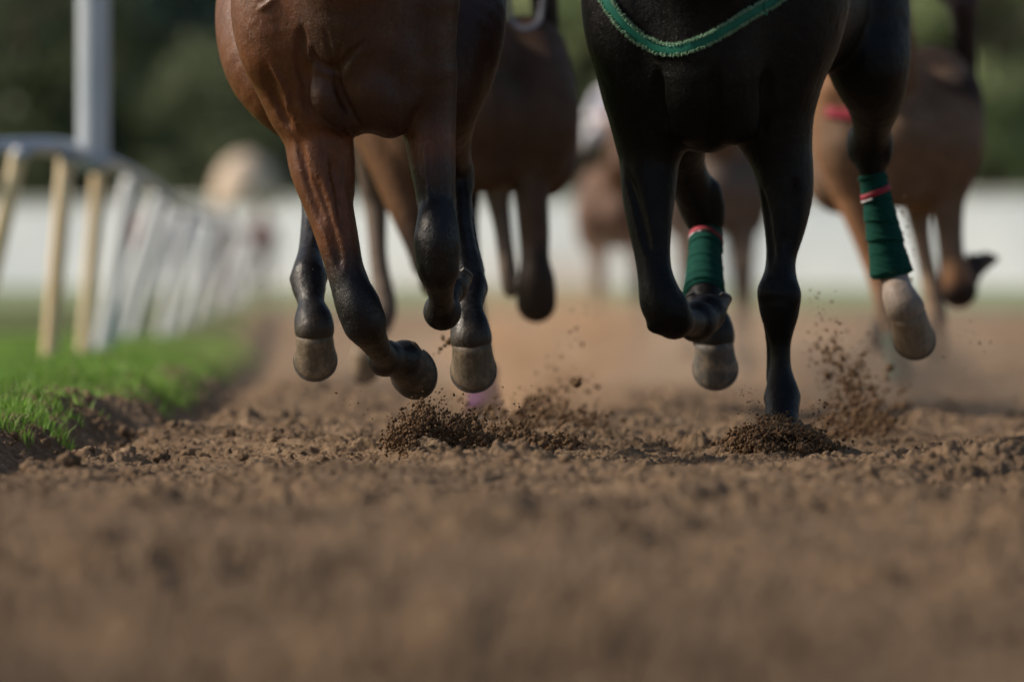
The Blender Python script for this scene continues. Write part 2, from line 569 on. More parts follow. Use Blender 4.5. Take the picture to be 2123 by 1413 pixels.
V, F = scatter_clods()
tag(link('soil_clods', npmesh('soil_clods', V, F), SOIL), 'loose brown soil clods strewn over the churned track', 'soil clods', kind='stuff')
V0 = np.array([[0, 0, 1], [.9, 0, .3], [.2, .85, .4], [-.8, .5, .2], [-.7, -.6, .35], [.3, -.9, .2], [0, 0, -.7]]) * 1.0
F0 = np.array([[0, 1, 2], [0, 2, 3], [0, 3, 4], [0, 4, 5], [0, 5, 1], [6, 2, 1], [6, 3, 2], [6, 4, 3], [6, 5, 4], [6, 1, 5]])
n = 150000
y = RNG.uniform(21.8, 29.5, n); x = (RNG.uniform(-60, 2190, n) - HX) * y / FPX
den = 0.5 + 0.5 * lattice_noise(x * 6, y * 4, 71) + 0.4 * lattice_noise(x * 20, y * 14, 72)
k = (den > RNG.uniform(0.15, 1.1, n)) & (x > np.interp(y, EDGE_D, EDGE_X) - 0.35)
x, y = x[k], y[k]; n = len(x)
r = 0.0012 + 0.0032 * RNG.uniform(0, 1, n) ** 3
z = track_h(x, y) + r * 0.5
A = V0[None] * (r[:, None, None] * RNG.uniform(.6, 1.4, (n, 7, 1)))
th = RNG.uniform(0, 6.28, n); ct, st = np.cos(th)[:, None], np.sin(th)[:, None]
A = np.stack([A[..., 0] * ct - A[..., 1] * st, A[..., 0] * st + A[..., 1] * ct, A[..., 2]], -1) + np.stack([x, y, z], -1)[:, None]
F = (F0[None] + (np.arange(n) * 7)[:, None, None]).reshape(-1, 3)
tag(link('soil_crumbs', npmesh('soil_crumbs', A.reshape(-1, 3), F, False), SOIL), 'fine soil crumbs covering the churned track', 'soil crumbs', kind='stuff')
# fist-sized clods at the left edge of the track, in focus
pts = [(150, 990, 22), (335, 960, 25), (420, 945, 17), (260, 1000, 14), (90, 1020, 17), (545, 955, 14), (600, 900, 24), (690, 905, 18),
       (480, 925, 16), (380, 905, 13), (770, 930, 15), (210, 975, 12), (500, 975, 13), (30, 1030, 14), (660, 960, 13)]
P = []; R = []
for px, py, r in pts:
    d = 8505.0 / (py + 6 - HY)
    d = min(max(d, 21.5), 30)
    x = (px - HX) * d / FPX
    r = r * d / FPX * 0.8
    P.append((x, d, gz(x, d) + r * 0.3)); R.append(r)
V, F = lumps(np.array(P), np.array(R), 3, 0.6, 8)
tag(link('large_clods', npmesh('large_clods', V, F), SOIL), 'larger lumpy clods heaped along the left edge of the track', 'soil clods', kind='stuff')


def spray(name, specs, label, seed, sub=2):
    g = np.random.default_rng(seed)
    P = []; R = []
    for (n, (x0, y0), (x1, y1), spread, d, ds, r0, r1, pw) in specs:
        # lumps thrown along a line from (x0,y0) to (x1,y1) in the air at distance d
        t_ = g.uniform(0, 1, n) ** pw
        sp = spread * (0.35 + 0.65 * g.uniform(0, 1, n))
        px = x0 + (x1 - x0) * t_ + g.normal(size=n) * sp
        py = y0 + (y1 - y0) * t_ + g.normal(size=n) * sp * 0.7
        dd = d + g.normal(size=n) * ds
        rr = (r0 + (r1 - r0) * g.uniform(0, 1, n) ** 2.6) * (1.1 - 0.45 * t_)
        for a, b_, c, e in zip(px, py, dd, rr):
            w = W3(a, b_, c)
            P.append(w); R.append(e * c / FPX)
    V, F = lumps(np.array(P), np.array(R), sub, 0.42, seed + 50)
    return tag(link(name, npmesh(name, V, F), CRUMB), label, 'flying dirt', kind='stuff')


spray('dirt_spray', [
    (2200, (840, 955), (860, 880), 27, 24.95, 0.07, 1.4, 6.5, 1.0),
    (600, (850, 900), (880, 845), 22, 25.0, 0.07, 1.4, 6.5, 1.4),
    (700, (920, 930), (965, 868), 26, 25.2, 0.07, 1.4, 6.5, 1.0),
    (500, (1000, 920), (1100, 880), 26, 26.5, 0.2, 1.6, 7, 1.0),
    (700, (812, 930), (815, 895), 9, 25.0, 0.05, 1.4, 5.5, 1.2),
    (70, (840, 950), (900, 870), 26, 25.0, 0.05, 6, 13, 1.0),
    (90, (930, 930), (1180, 915), 16, 25.8, 0.3, 6, 14, 1.0),
    (1500, (880, 950), (935, 890), 24, 25.2, 0.08, 1.6, 7, 1.0),
    (1200, (940, 940), (1010, 905), 26, 25.5, 0.10, 1.8, 8, 1.0),
    (900, (1010, 935), (1190, 912), 20, 26.2, 0.25, 2, 8, 1.0),
    (260, (855, 900), (868, 835), 11, 25.0, 0.05, 1.4, 6, 1.3),
    (200, (890, 890), (905, 850), 24, 25.1, 0.06, 1.2, 5, 1.0),
    (170, (840, 890), (935, 800), 40, 25.1, 0.12, 0.8, 4.0, 1.3),
    (120, (960, 890), (1120, 840), 34, 25.6, 0.2, 0.8, 4.5, 1.2),
    (26, (760, 860), (700, 800), 40, 25.1, 0.2, 0.8, 2.4, 1.0),
    (14, (640, 770), (620, 560), 60, 25.3, 0.4, 0.8, 1.8, 1.0)],
    'dark crumbs bursting up under the bay horse at the centre of the picture', 5)
spray('dirt_spray', [
    (600, (1060, 895), (1240, 870), 28, 29.0, 0.6, 2, 9, 1.0),
    (420, (1060, 890), (1160, 850), 34, 29.5, 0.5, 2, 8, 1.0),
    (160, (950, 880), (1060, 840), 40, 28.5, 0.5, 2, 8, 1.0),
    (120, (1090, 850), (1205, 790), 26, 30.0, 0.5, 2, 8, 1.2),
    (30, (1150, 780), (1225, 640), 30, 30.0, 0.5, 1.5, 5, 1.0),
    (4, (1190, 800), (1202, 792), 6, 27.6, 0.05, 7, 10, 1.0),
    (9, (930, 700), (893, 745), 9, 27.5, 0.2, 2.5, 7, 1.0)],
    'soft blurred lumps of soil flying behind the bay horse', 6)
spray('dirt_spray', [
    (3200, (1535, 925), (1725, 930), 26, 25.70, 0.11, 1.6, 6.5, 1.0),
    (60, (1530, 930), (1730, 930), 24, 25.65, 0.11, 6, 12, 1.0),
    (1500, (1570, 895), (1690, 905), 13, 25.66, 0.05, 1.6, 6, 1.0),
    (1300, (1530, 915), (1600, 885), 18, 25.75, 0.08, 1.6, 6, 1.0),
    (700, (1600, 885), (1700, 905), 14, 25.75, 0.07, 1.6, 6, 1.0),
    (420, (1500, 930), (1560, 885), 12, 25.8, 0.08, 1.4, 5, 1.0),
    (150, (1575, 868), (1640, 868), 11, 25.85, 0.05, 1.4, 6, 1.0),
    (60, (1690, 880), (1720, 830), 26, 25.8, 0.08, 0.8, 3.4, 1.0),
    (60, (1560, 860), (1545, 800), 24, 25.8, 0.05, 0.8, 2.4, 1.0)],
    'heap of crumbs pushed up round the black horse\'s planted hoof', 7)
spray('dirt_spray', [
    (520, (1700, 890), (1860, 880), 36, 29.5, 0.6, 2, 8, 1.0),
    (330, (1800, 890), (1760, 800), 44, 29.5, 0.5, 2, 8, 1.0),
    (210, (1770, 810), (1710, 700), 38, 29.3, 0.4, 1.8, 7, 1.0),
    (22, (1860, 860), (1790, 680), 44, 30.5, 0.4, 4, 10, 1.0),
    (40, (1740, 720), (1680, 600), 30, 28, 0.3, 1.2, 4, 1.0),
    (70, (1885, 640), (1878, 400), 13, 28.6, 0.15, 1.2, 4, 1.0),
    (260, (1700, 905), (1850, 900), 26, 28.5, 0.4, 2, 7, 1.0),
    (14, (1980, 760), (2040, 640), 60, 28, 0.5, 1.2, 4, 1.0)],
    'blurred lumps of soil thrown up to the right of the black horse', 9)


# ------------------------------------------------------------------ distance-field sculpting
def smin(a, b, k):
    h = np.maximum(k - np.abs(a - b), 0) / k
    return np.minimum(a, b) - h * h * k * 0.25


class Sculpt:
    def __init__(s, lo, hi, h):
        s.lo = np.array(lo, float); s.h = h
        s.n = np.ceil((np.array(hi) - s.lo) / h).astype(int) + 1
        s.F = np.full(tuple(s.n), 0.12, np.float32)
        s.prims = []      # for colouring

    def block(s, lo, hi):
        i0 = np.clip(np.floor((lo - s.lo) / s.h).astype(int), 0, s.n)
        i1 = np.clip(np.ceil((hi - s.lo) / s.h).astype(int) + 1, 0, s.n)
        if np.any(i1 <= i0): return None
        ax = [(s.lo[a] + s.h * np.arange(i0[a], i1[a])).astype(np.float32) for a in range(3)]
        return tuple(slice(i0[a], i1[a]) for a in range(3)), ax[0][:, None, None], ax[1][None, :, None], ax[2][None, None, :]

    @staticmethod
    def cone_d(x, y, z, a, b, ra, rb, fy):
        bx, by, bz = (b - a)
        by_ = by / fy
        L = bx * bx + by_ * by_ + bz * bz + 1e-9
        px, py, pz = x - a[0], (y - a[1]) / fy, z - a[2]
        t = np.clip((px * bx + py * by_ + pz * bz) / L, 0, 1)
        d = np.sqrt((px - t * bx) ** 2 + (py - t * by_) ** 2 + (pz - t * bz) ** 2) - (ra + (rb - ra) * t)
        return d, t

    def cone(s, a, b, ra, rb, k=0.03, fy=1.0, cut=False, ca=None, cb=None):
        a = np.asarray(a, float); b = np.asarray(b, float)
        m = max(ra, rb) * max(fy, 1) + k + 2 * s.h
        blk = s.block(np.minimum(a, b) - m, np.maximum(a, b) + m)
        if blk is None: return
        sl_, x, y, z = blk
        d, _ = s.cone_d(x, y, z, a, b, ra, rb, fy)
        if cut:
            s.F[sl_] = -smin(-s.F[sl_], d, k)
        else:
            s.F[sl_] = smin(s.F[sl_], d, k)
            if ca is not None: s.prims.append((a, b, ra, rb, fy, ca, cb if cb is not None else ca))

    def limb(s, Q, k=0.03, fy=1.0, sub=4):
        if len(Q) > 2 and sub > 1:
            P = np.vstack([2 * Q[0] - Q[1], Q, 2 * Q[-1] - Q[-2]])
            out = []
            for i in range(1, len(P) - 2):
                for j in range(sub):
                    t = j / sub
                    c = 0.5 * (2 * P[i] + (P[i + 1] - P[i - 1]) * t + (2 * P[i - 1] - 5 * P[i] + 4 * P[i + 1] - P[i + 2]) * t * t
                               + (3 * P[i] - P[i - 1] - 3 * P[i + 1] + P[i + 2]) * t ** 3)
                    c[3:] = P[i][3:] * (1 - t) + P[i + 1][3:] * t if P[i][3] < 0.01 else np.maximum(c[3:], 0.0)
                    out.append(c)
            out.append(Q[-1]); Q2 = np.array(out)
        else:
            Q2 = Q
        m = (Q2[:, 3] * max(fy, 1)).max() + k + 2 * s.h
        blk = s.block(Q2[:, :3].min(0) - m, Q2[:, :3].max(0) + m)
        if blk is None: return
        sl_, x, y, z = blk
        T = np.full(s.F[sl_].shape, 0.2, np.float32)
        o = [q.start for q in sl_]
        for a, b_ in zip(Q2[:-1], Q2[1:]):
            mm = max(a[3], b_[3]) * max(fy, 1) + k + 2 * s.h
            b2 = s.block(np.minimum(a[:3], b_[:3]) - mm, np.maximum(a[:3], b_[:3]) + mm)
            if b2 is None: continue
            s2, x2, y2, z2 = b2
            d, _ = s.cone_d(x2, y2, z2, a[:3], b_[:3], a[3], b_[3], fy)
            loc = tuple(slice(q.start - o[i], q.stop - o[i]) for i, q in enumerate(s2))
            T[loc] = np.minimum(T[loc], d)
        for a, b_ in zip(Q[:-1], Q[1:]):
            s.prims.append((a[:3], b_[:3], a[3], b_[3], fy, a[4:], b_[4:]))
        s.F[sl_] = smin(s.F[sl_], T, k)

    def ell(s, c, r, k=0.02, rot=0.0, col=None):
        c = np.asarray(c, float); r = np.asarray(r, float)
        m = r.max() + k + 2 * s.h
        blk = s.block(c - m, c + m)
        if blk is None: return
        sl_, x, y, z = blk
        X, Y, Z = x - c[0], y - c[1], z - c[2]
        cr, sr = math.cos(rot), math.sin(rot)
        X, Z = X * cr + Z * sr, -X * sr + Z * cr
        k0 = np.sqrt((X / r[0]) ** 2 + (Y / r[1]) ** 2 + (Z / r[2]) ** 2) + 1e-6
        k1 = np.sqrt((X / r[0] ** 2) ** 2 + (Y / r[1] ** 2) ** 2 + (Z / r[2] ** 2) ** 2) + 1e-6
        s.F[sl_] = smin(s.F[sl_], k0 * (k0 - 1) / k1, k)

    def blur(s, n=2):
        for _ in range(n):
            for ax in range(3):
                F = s.F
                a = [slice(None)] * 3; b_ = [slice(None)] * 3; c = [slice(None)] * 3
                a[ax] = slice(0, -2); b_[ax] = slice(1, -1); c[ax] = slice(2, None)
                G = F.copy()
                G[tuple(b_)] = .25 * F[tuple(a)] + .5 * F[tuple(b_)] + .25 * F[tuple(c)]
                s.F = G

    def surf(s, px, py):
        """first distance at which the view line through a photo point meets the surface"""
        y = np.arange(s.lo[1], s.lo[1] + s.h * (s.n[1] - 2), s.h * 0.5)
        q = np.stack([((px - HX) * y / FPX - s.lo[0]) / s.h, (y - s.lo[1]) / s.h, (CAMZ - (py - HY) * y / FPX - s.lo[2]) / s.h])
        i0 = np.floor(q).astype(int)
        ok = np.all((i0 >= 0) & (i0 < (s.n - 1)[:, None]), 0)
        i0 = np.clip(i0, 0, (s.n - 2)[:, None]); f = q - i0
        v = 0
        for a in (0, 1):
            for b_ in (0, 1):
                for c in (0, 1):
                    w = (f[0] if a else 1 - f[0]) * (f[1] if b_ else 1 - f[1]) * (f[2] if c else 1 - f[2])
                    v = v + w * s.F[i0[0] + a, i0[1] + b_, i0[2] + c]
        v = np.where(ok, v, 1.0)
        w = np.where(v < 0)[0]
        if not len(w): return None
        k = w[0]
        return y[k] if k == 0 else y[k - 1] + (y[k] - y[k - 1]) * v[k - 1] / (v[k - 1] - v[k])

    def mesh(s, name, coat, smooth_it=2):
        if not getattr(s, 'done', 0) and s.h > 0.01: s.blur(2)
        F = s.F
        ins = (F < 0)
        cnt = np.zeros(tuple(s.n - 1), np.uint8)
        for dx in (0, 1):
            for dy in (0, 1):
                for dz in (0, 1):
                    cnt += ins[dx:s.n[0] - 1 + dx, dy:s.n[1] - 1 + dy, dz:s.n[2] - 1 + dz]
        act = (cnt > 0) & (cnt < 8)
        ci = np.argwhere(act)
        idx = np.full(act.shape, -1, np.int32)
        idx[act] = np.arange(len(ci))
        acc = np.zeros((len(ci), 3)); num = np.zeros(len(ci))
        cor = [(a, b_, c) for a in (0, 1) for b_ in (0, 1) for c in (0, 1)]
        val = {c: F[ci[:, 0] + c[0], ci[:, 1] + c[1], ci[:, 2] + c[2]] for c in cor}
        for a in cor:
            for ax in range(3):
                if a[ax] == 0:
                    b_ = list(a); b_[ax] = 1; b_ = tuple(b_)
                    f0, f1 = val[a], val[b_]
                    m = (f0 < 0) != (f1 < 0)
                    t_ = np.where(m, f0 / np.where(m, f0 - f1, 1), 0)
                    p_ = np.array(a, float)[None] + 0 * acc
                    p_[:, ax] += t_
                    acc[m] += p_[m]; num[m] += 1
        V = s.lo + s.h * (ci + acc / num[:, None])
        quads = []
        for ax in range(3):
            o1, o2 = [(1, 2), (2, 0), (0, 1)][ax]
            sl0 = [slice(1, n - 1) for n in s.n]; sl1 = [slice(1, n - 1) for n in s.n]
            sl0[ax] = slice(0, s.n[ax] - 1); sl1[ax] = slice(1, s.n[ax])
            A = ins[tuple(sl0)]; B = ins[tuple(sl1)]
            ch = np.argwhere(A != B)
            inside0 = A[tuple(ch.T)]
            base = ch.copy(); base[:, o1] += 1; base[:, o2] += 1
            def cell(d1, d2):
                c = base.copy(); c[:, o1] -= d1; c[:, o2] -= d2
                return idx[tuple(c.T)]
            q = np.stack([cell(1, 1), cell(0, 1), cell(0, 0), cell(1, 0)], -1)
            q[~inside0] = q[~inside0][:, ::-1]
            quads.append(q)
        Q = np.concatenate(quads)
        Q = Q[(Q >= 0).all(1)]
        E = np.concatenate([Q[:, [0, 1]], Q[:, [1, 2]], Q[:, [2, 3]], Q[:, [3, 0]]])
        for it in range(smooth_it):
            S = np.zeros_like(V); N = np.zeros(len(V))
            for a in range(3):
                S[:, a] = np.bincount(E[:, 0], V[E[:, 1], a], len(V)) + np.bincount(E[:, 1], V[E[:, 0], a], len(V))
            N = np.bincount(E[:, 0], minlength=len(V)) + np.bincount(E[:, 1], minlength=len(V))
            V = V + 0.5 * (S / N[:, None] - V) * (1 if it % 2 == 0 else -0.9)
        # coat colour of each vertex from the limb it belongs to
        Cc = np.zeros((len(V), 3)); Wt = np.full(len(V), 1e-9)
        Cc += 1e-9 * np.array(coat)
        for (a, b_, ra, rb, fy, ca, cb) in s.prims:
            d, t_ = s.cone_d(V[:, 0], V[:, 1], V[:, 2], a, b_, ra, rb, fy)
            w = np.exp(-np.clip(d, -0.01, 1) / 0.012)
            w = np.where(d < 0.15, w, 0)
            c = np.array(ca)[None] * (1 - t_[:, None]) + np.array(cb)[None] * t_[:, None]
            Cc += w[:, None] * c; Wt += w
        return npmesh(name, V, Q, True, Cc / Wt[:, None])


class Horse:
    """sculpts a horse whose joints are given at photo positions and distances"""
    def __init__(s, d0, lo, hi, h, coat):
        s.d0 = d0; s.S = Sculpt(lo, hi, h); s.coat = coat

    def p(s, q):
        return W3(q[0], q[1], s.d0 + q[2])

    def chain(s, pts, k=0.03, fy=1.0, sub=4):
        """a limb: joints joined by a smooth curve, thickness varying smoothly along it"""
        Q = np.array([[*s.p(a), a[3] * (s.d0 + a[2]) / FPX, *(a[4] if len(a) > 4 else s.coat)] for a in pts], float)
        s.S.limb(Q, k, fy, sub)

    def blob(s, c, rx, rz, ry, k=0.02, rot=0.0):
        sc = (s.d0 + c[2]) / FPX
        s.S.ell(s.p(c), (rx * sc, ry, rz * sc), k, rot)

    def local(s, cx, pts, k=0.05, fy=1.0, sx=1.0, yaw=0.0, dz=0.0):
        """pts: (x, z, dy, r[, col]) in metres around the horse's own centre line"""
        x0 = (cx - HX) * s.d0 / FPX
        Q = np.array([[x0 + a[0] * sx + yaw * a[2], s.d0 + a[2], a[1] + dz, a[3], *(a[4] if len(a) > 4 else s.coat)] for a in pts], float)
        s.S.limb(Q, k, fy, 4)

    def line(s, pts, r, k=0.006, cut=False, sink=0.3, n=6):
        """a vein or a furrow laid along the surface"""
        q = []
        for (x0, y0), (x1, y1) in zip(pts[:-1], pts[1:]):
            for i in range(n):
                t_ = i / n
                q.append((x0 + (x1 - x0) * t_, y0 + (y1 - y0) * t_))
        q.append(pts[-1])
        D_ = [(a, b_, s.S.surf(a, b_)) for a, b_ in q]
        D_ = [v for v in D_ if v[2] is not None]
        if len(D_) < 3: return
        D_ = [v for i, v in enumerate(D_) if i == 0 or abs(v[2] - D_[i - 1][2]) < 0.08]
        W_ = np.array([W3(a, b_, d + r * sink) for a, b_, d in D_])
        for _ in range(3): W_[1:-1] = .25 * W_[:-2] + .5 * W_[1:-1] + .25 * W_[2:]
        m = len(W_)
        for i in range(m - 1):
            e = [max(0.25, min(1, math.sin(math.pi * (j + .3) / m) * 1.6)) * r for j in (i, i + 1)]
            s.S.cone(W_[i], W_[i + 1], e[0], e[1], k, 1.0, cut)


BLACK = (0.0035, 0.0032, 0.0037)
PT = (0.0055, 0.0048, 0.0058)     # black points of a bay


def hoof(center, axis, toe, parent, m, size=1.0, shoe=True):
    """hoof capsule: center = middle of the coronet, axis = down towards the sole, toe = forward"""
    a = np.asarray(axis, float); a /= np.linalg.norm(a)
    t_ = np.asarray(toe, float); t_ -= a * (t_ @ a); t_ /= np.linalg.norm(t_)
    sd = np.cross(a, t_)
    c = np.asarray(center, float)
    n = 40
    ang = np.linspace(0, 2 * np.pi, n, endpoint=False)
    ct, st = np.cos(ang), np.sin(ang)
    rings = []
    prof = [(-0.014, 0.044, 0.0), (-0.005, 0.052, 0.0), (0.003, 0.0565, 0.0), (0.009, 0.0560, 0.002), (0.03, 0.0580, 0.011), (0.05, 0.0595, 0.019),
            (0.07, 0.0628, 0.027), (0.086, 0.0652, 0.033), (0.091, 0.0645, 0.034)]
    for (h, r, fwd) in prof:
        hh = h * (0.78 + 0.26 * ct) if h > 0 else h * np.ones(n)     # heel shorter than toe
        rt = r * (1.0 + 0.07 * ct)                                   # longer towards the toe
        flat_ = np.where(ct < -0.72, 0.93, 1.0)
        P = c + size * (hh[:, None] * a + (rt * ct * flat_ + fwd * 0.85)[:, None] * t_ + (r * st * 0.98)[:, None] * sd)
        rings.append(P)
    # sole: inset and hollow
    h, r, fwd = prof[-1]
    for (k, dh) in ((0.86, 0.0), (0.80, -0.008), (0.4, -0.013), (0.02, -0.012)):
        hh = (h + dh) * (0.78 + 0.26 * ct * 1.0)
        P = c + size * (hh[:, None] * a + (r * k * ct * 1.05 + fwd * 0.85)[:, None] * t_ + (r * k * st)[:, None] * sd)
        rings.append(P)
    mb = MB()
    V = np.vstack(rings); F = []
    for i in range(len(rings) - 1):
        for j in range(n):
            k = (j + 1) % n
            F.append((i * n + j, i * n + k, (i + 1) * n + k, (i + 1) * n + j))
    F.append(tuple((len(rings) - 1) * n + j for j in range(n)))
    F.append(tuple(range(n))[::-1])
    mb.add(V, F)
    # frog: a wedge at the heel side of the sole
    fr = []
    for (u_, w_, dz_) in ((-0.050, 0.020, 0.0), (-0.03, 0.015, 0.004), (-0.005, 0.008, 0.002), (0.012, 0.002, -0.004)):
        hh = 0.078 + dz_ * 0 + 0.0006
        q = c + size * ((hh * (0.78 + 0.26 * u_ / 0.065) + dz_) * a + (u_ + fwd * 0.85) * t_)
        fr += [q - size * w_ * sd - 0.012 * a, q + size * 0.002 * a, q + size * w_ * sd - 0.012 * a]
    mb.add(fr, [(i * 3 + j, i * 3 + j + 1, i * 3 + j + 4, i * 3 + j + 3) for i in range(3) for j in range(2)])
    h_o = mb.build('hoof', m, parent)
    if shoe:
        sh = MB()
        aa = np.linspace(-2.45, 2.45, 30)
        P = []
        for th in aa:
            hh = (h + 0.0045) * (0.78 + 0.26 * math.cos(th))
            P.append(c + size * (hh * a + (0.059 * math.cos(th) * 1.06 + fwd * 0.85) * t_ + 0.059 * math.sin(th) * sd))
        P = np.array(P)
        # flat bar: square-ish section swept along the wall
        V = []; F = []
        for i, q in enumerate(P):
            out = q - (c + size * (h * a + fwd * 0.85 * t_)); out -= a * (out @ a); out /= np.linalg.norm(out) + 1e-9
            for (du, dv) in ((-0.009, -0.004), (0.007, -0.004), (0.007, 0.004), (-0.009, 0.004)):
                V.append(q + out * du * size + a * dv * size)
        for i in range(len(P) - 1):
            for j in range(4):
                k = (j + 1) % 4
                F.append((i * 4 + j, i * 4 + k, i * 4 + 4 + k, i * 4 + 4 + j))
        F.append((0, 1, 2, 3)); F.append(tuple((len(P) - 1) * 4 + j for j in (3, 2, 1, 0)))
        sh.add(V, F)
        sh.build('horseshoe', STEEL, h_o, smooth=False)
    return h_o


def bandage(a, b_, ra, rb, parent, m, wraps=9, bulge=0.0, fy=1.1, tape=None, name='bandage'):
    """wound leg wrap between two points with overlapping turns"""
    a = np.asarray(a, float); b_ = np.asarray(b_, float)
    ax = b_ - a; L = np.linalg.norm(ax); ax /= L
    u_ = np.cross(ax, [0, 1, 0]); u_ /= np.linalg.norm(u_); v_ = np.cross(ax, u_)
    n, rows_ = 48, 130
    V = []
    ang = np.linspace(0, 2 * np.pi, n, endpoint=False)
    g = np.random.default_rng(int(abs(a[0]) * 1000))
    off = g.normal(size=wraps + 3) * 0.0014
    for i in range(rows_):
        t_ = i / (rows_ - 1)
        ph = t_ * wraps + ang / (2 * np.pi) + 0.32 * np.sin(ang + 0.8 * np.sin(t_ * 9)) + 0.10 * np.sin(t_ * 23)
        fr = ph - np.floor(ph)
        r = ra + (rb - ra) * t_ ** 1.5 + bulge * np.sin(np.pi * t_) + 0.0030 * (fr ** 1.6) + off[np.clip(np.floor(ph).astype(int), 0, wraps + 1)]
        r = r + 0.0006 * np.sin(ang * 7 + i * 0.9)
        if t_ < 0.012 or t_ > 0.988: r = r * 0.93
        V.append(a + ax * L * t_ + (r * np.cos(ang))[:, None] * u_ + (r * np.sin(ang) * fy)[:, None] * v_)
    V = np.vstack(V); F = []
    for i in range(rows_ - 1):
        for j in range(n):
            k = (j + 1) % n
            F.append((i * n + j, i * n + k, (i + 1) * n + k, (i + 1) * n + j))
    F.append(tuple(range(n))[::-1]); F.append(tuple((rows_ - 1) * n + j for j in range(n)))
    mb = MB(); mb.add(V, F)
    o = mb.build(name, m, parent)
    if tape:
        t0, t1, tilt = tape
        for (lo_, hi_, mt, arc) in ((t0, t1, REDT, (0, 2 * np.pi)), (t1, t1 + 0.018, WHITET, (1.9, 4.1))):
            V = []; k_ = 40
            aa = np.linspace(arc[0], arc[1], k_)
            for tt in (lo_, hi_):
                for th in aa:
                    r = ra + (rb - ra) * tt ** 1.5 + bulge * math.sin(math.pi * tt) + 0.0046
                    V.append(a + ax * L * (tt + tilt * math.cos(th)) + r * math.cos(th) * u_ + r * math.sin(th) * fy * v_)
            F = [(j, j + 1, k_ + j + 1, k_ + j) for j in range(k_ - 1)]
            q = MB(); q.add(V, F)
            tp = q.build('tape', mt, o)
            sm = tp.modifiers.new('s', 'SOLIDIFY'); sm.thickness = 0.0015
    return o


def ribbon(S, path, width, m, parent, thick=0.004, name='strap', fleece=None, seed=3):
    """strap laid over the body along photo points"""
    pts = []
    for (x0, y0), (x1, y1) in zip(path[:-1], path[1:]):
        k = max(2, int(math.hypot(x1 - x0, y1 - y0) / 7))
        for i in range(k): pts.append((x0 + (x1 - x0) * i / k, y0 + (y1 - y0) * i / k))
    pts.append(path[-1])
    pts = np.array(pts)
    for _ in range(5):
        pts[1:-1] = 0.25 * pts[:-2] + 0.5 * pts[1:-1] + 0.25 * pts[2:]
    tg = np.gradient(pts, axis=0); tg /= np.linalg.norm(tg, axis=1, keepdims=True)
    nm = np.stack([tg[:, 1], -tg[:, 0]], -1)
    cols = [-0.5, -0.25, 0, 0.25, 0.5]
    D = np.zeros((len(pts), 5))
    for i, q in enumerate(pts):
        for j, c in enumerate(cols):
            d = S.surf(q[0] + nm[i, 0] * c * width, q[1] + nm[i, 1] * c * width)
            D[i, j] = np.nan if d is None else d
    for j in range(5):
        bad = np.isnan(D[:, j])
        if bad.any() and (~bad).any(): D[bad, j] = np.interp(np.where(bad)[0], np.where(~bad)[0], D[~bad, j])
    for _ in range(6):
        D[1:-1] = 0.25 * D[:-2] + 0.5 * D[1:-1] + 0.25 * D[2:]
    D -= 0.006
    V = []
    for layer in (0, 1):
        for i, q in enumerate(pts):
            for j, c in enumerate(cols):
                V.append(W3(q[0] + nm[i, 0] * c * width, q[1] + nm[i, 1] * c * width, D[i, j] - (thick * (1.0 if abs(c) < 0.5 else 0.7) if layer else -0.01)))
    n = len(pts); F = []
    o = n * 5
    for i in range(n - 1):
        for j in range(4):
            a = i * 5 + j
            F.append((o + a, o + a + 1, o + a + 6, o + a + 5)); F.append((a, a + 5, a + 6, a + 1))
        F.append((i * 5, o + i * 5, o + i * 5 + 5, i * 5 + 5)); F.append((i * 5 + 4, i * 5 + 9, o + i * 5 + 9, o + i * 5 + 4))
    mb = MB(); mb.add(V, F)
    ob = mb.build(name, m, parent)
    if fleece:
        g = np.random.default_rng(seed)
        fm = MB(); VV = []; FF = []
        cnt = int(len(pts) * 46)
        for q in range(cnt):
            i = g.uniform(0, n - 1.001); k = int(i); f = i - k
            side = 1 if g.uniform() < 0.5 else -1
            P = pts[k] * (1 - f) + pts[k + 1] * f
            d = (D[k, 0 if side < 0 else 4]) - thick * 0.4
            N_ = nm[k] * side
            st_ = P + N_ * (width * 0.5 - g.uniform(0, 5))
            ln = g.uniform(2.5, 7.5)
            dr = N_ * ln + tg[k] * g.normal() * 2.6
            w = g.uniform(0.5, 1.1)
            pr = np.array([-dr[1], dr[0]]) / (np.linalg.norm(dr) + 1e-6) * w
            dd = g.uniform(-0.002, 0.007)
            b0 = len(VV)
            VV += [W3(*(st_ + pr), d - dd), W3(*(st_ - pr), d - dd), W3(*(st_), d - dd - 0.003), W3(*(st_ + dr), d - dd - g.uniform(-0.002, 0.004))]
            FF += [(b0, b0 + 1, b0 + 3), (b0 + 1, b0 + 2, b0 + 3), (b0 + 2, b0, b0 + 3)]
        fm.add(VV, FF)
        fm.build('fleece_trim', fleece, ob, smooth=False)
    return ob


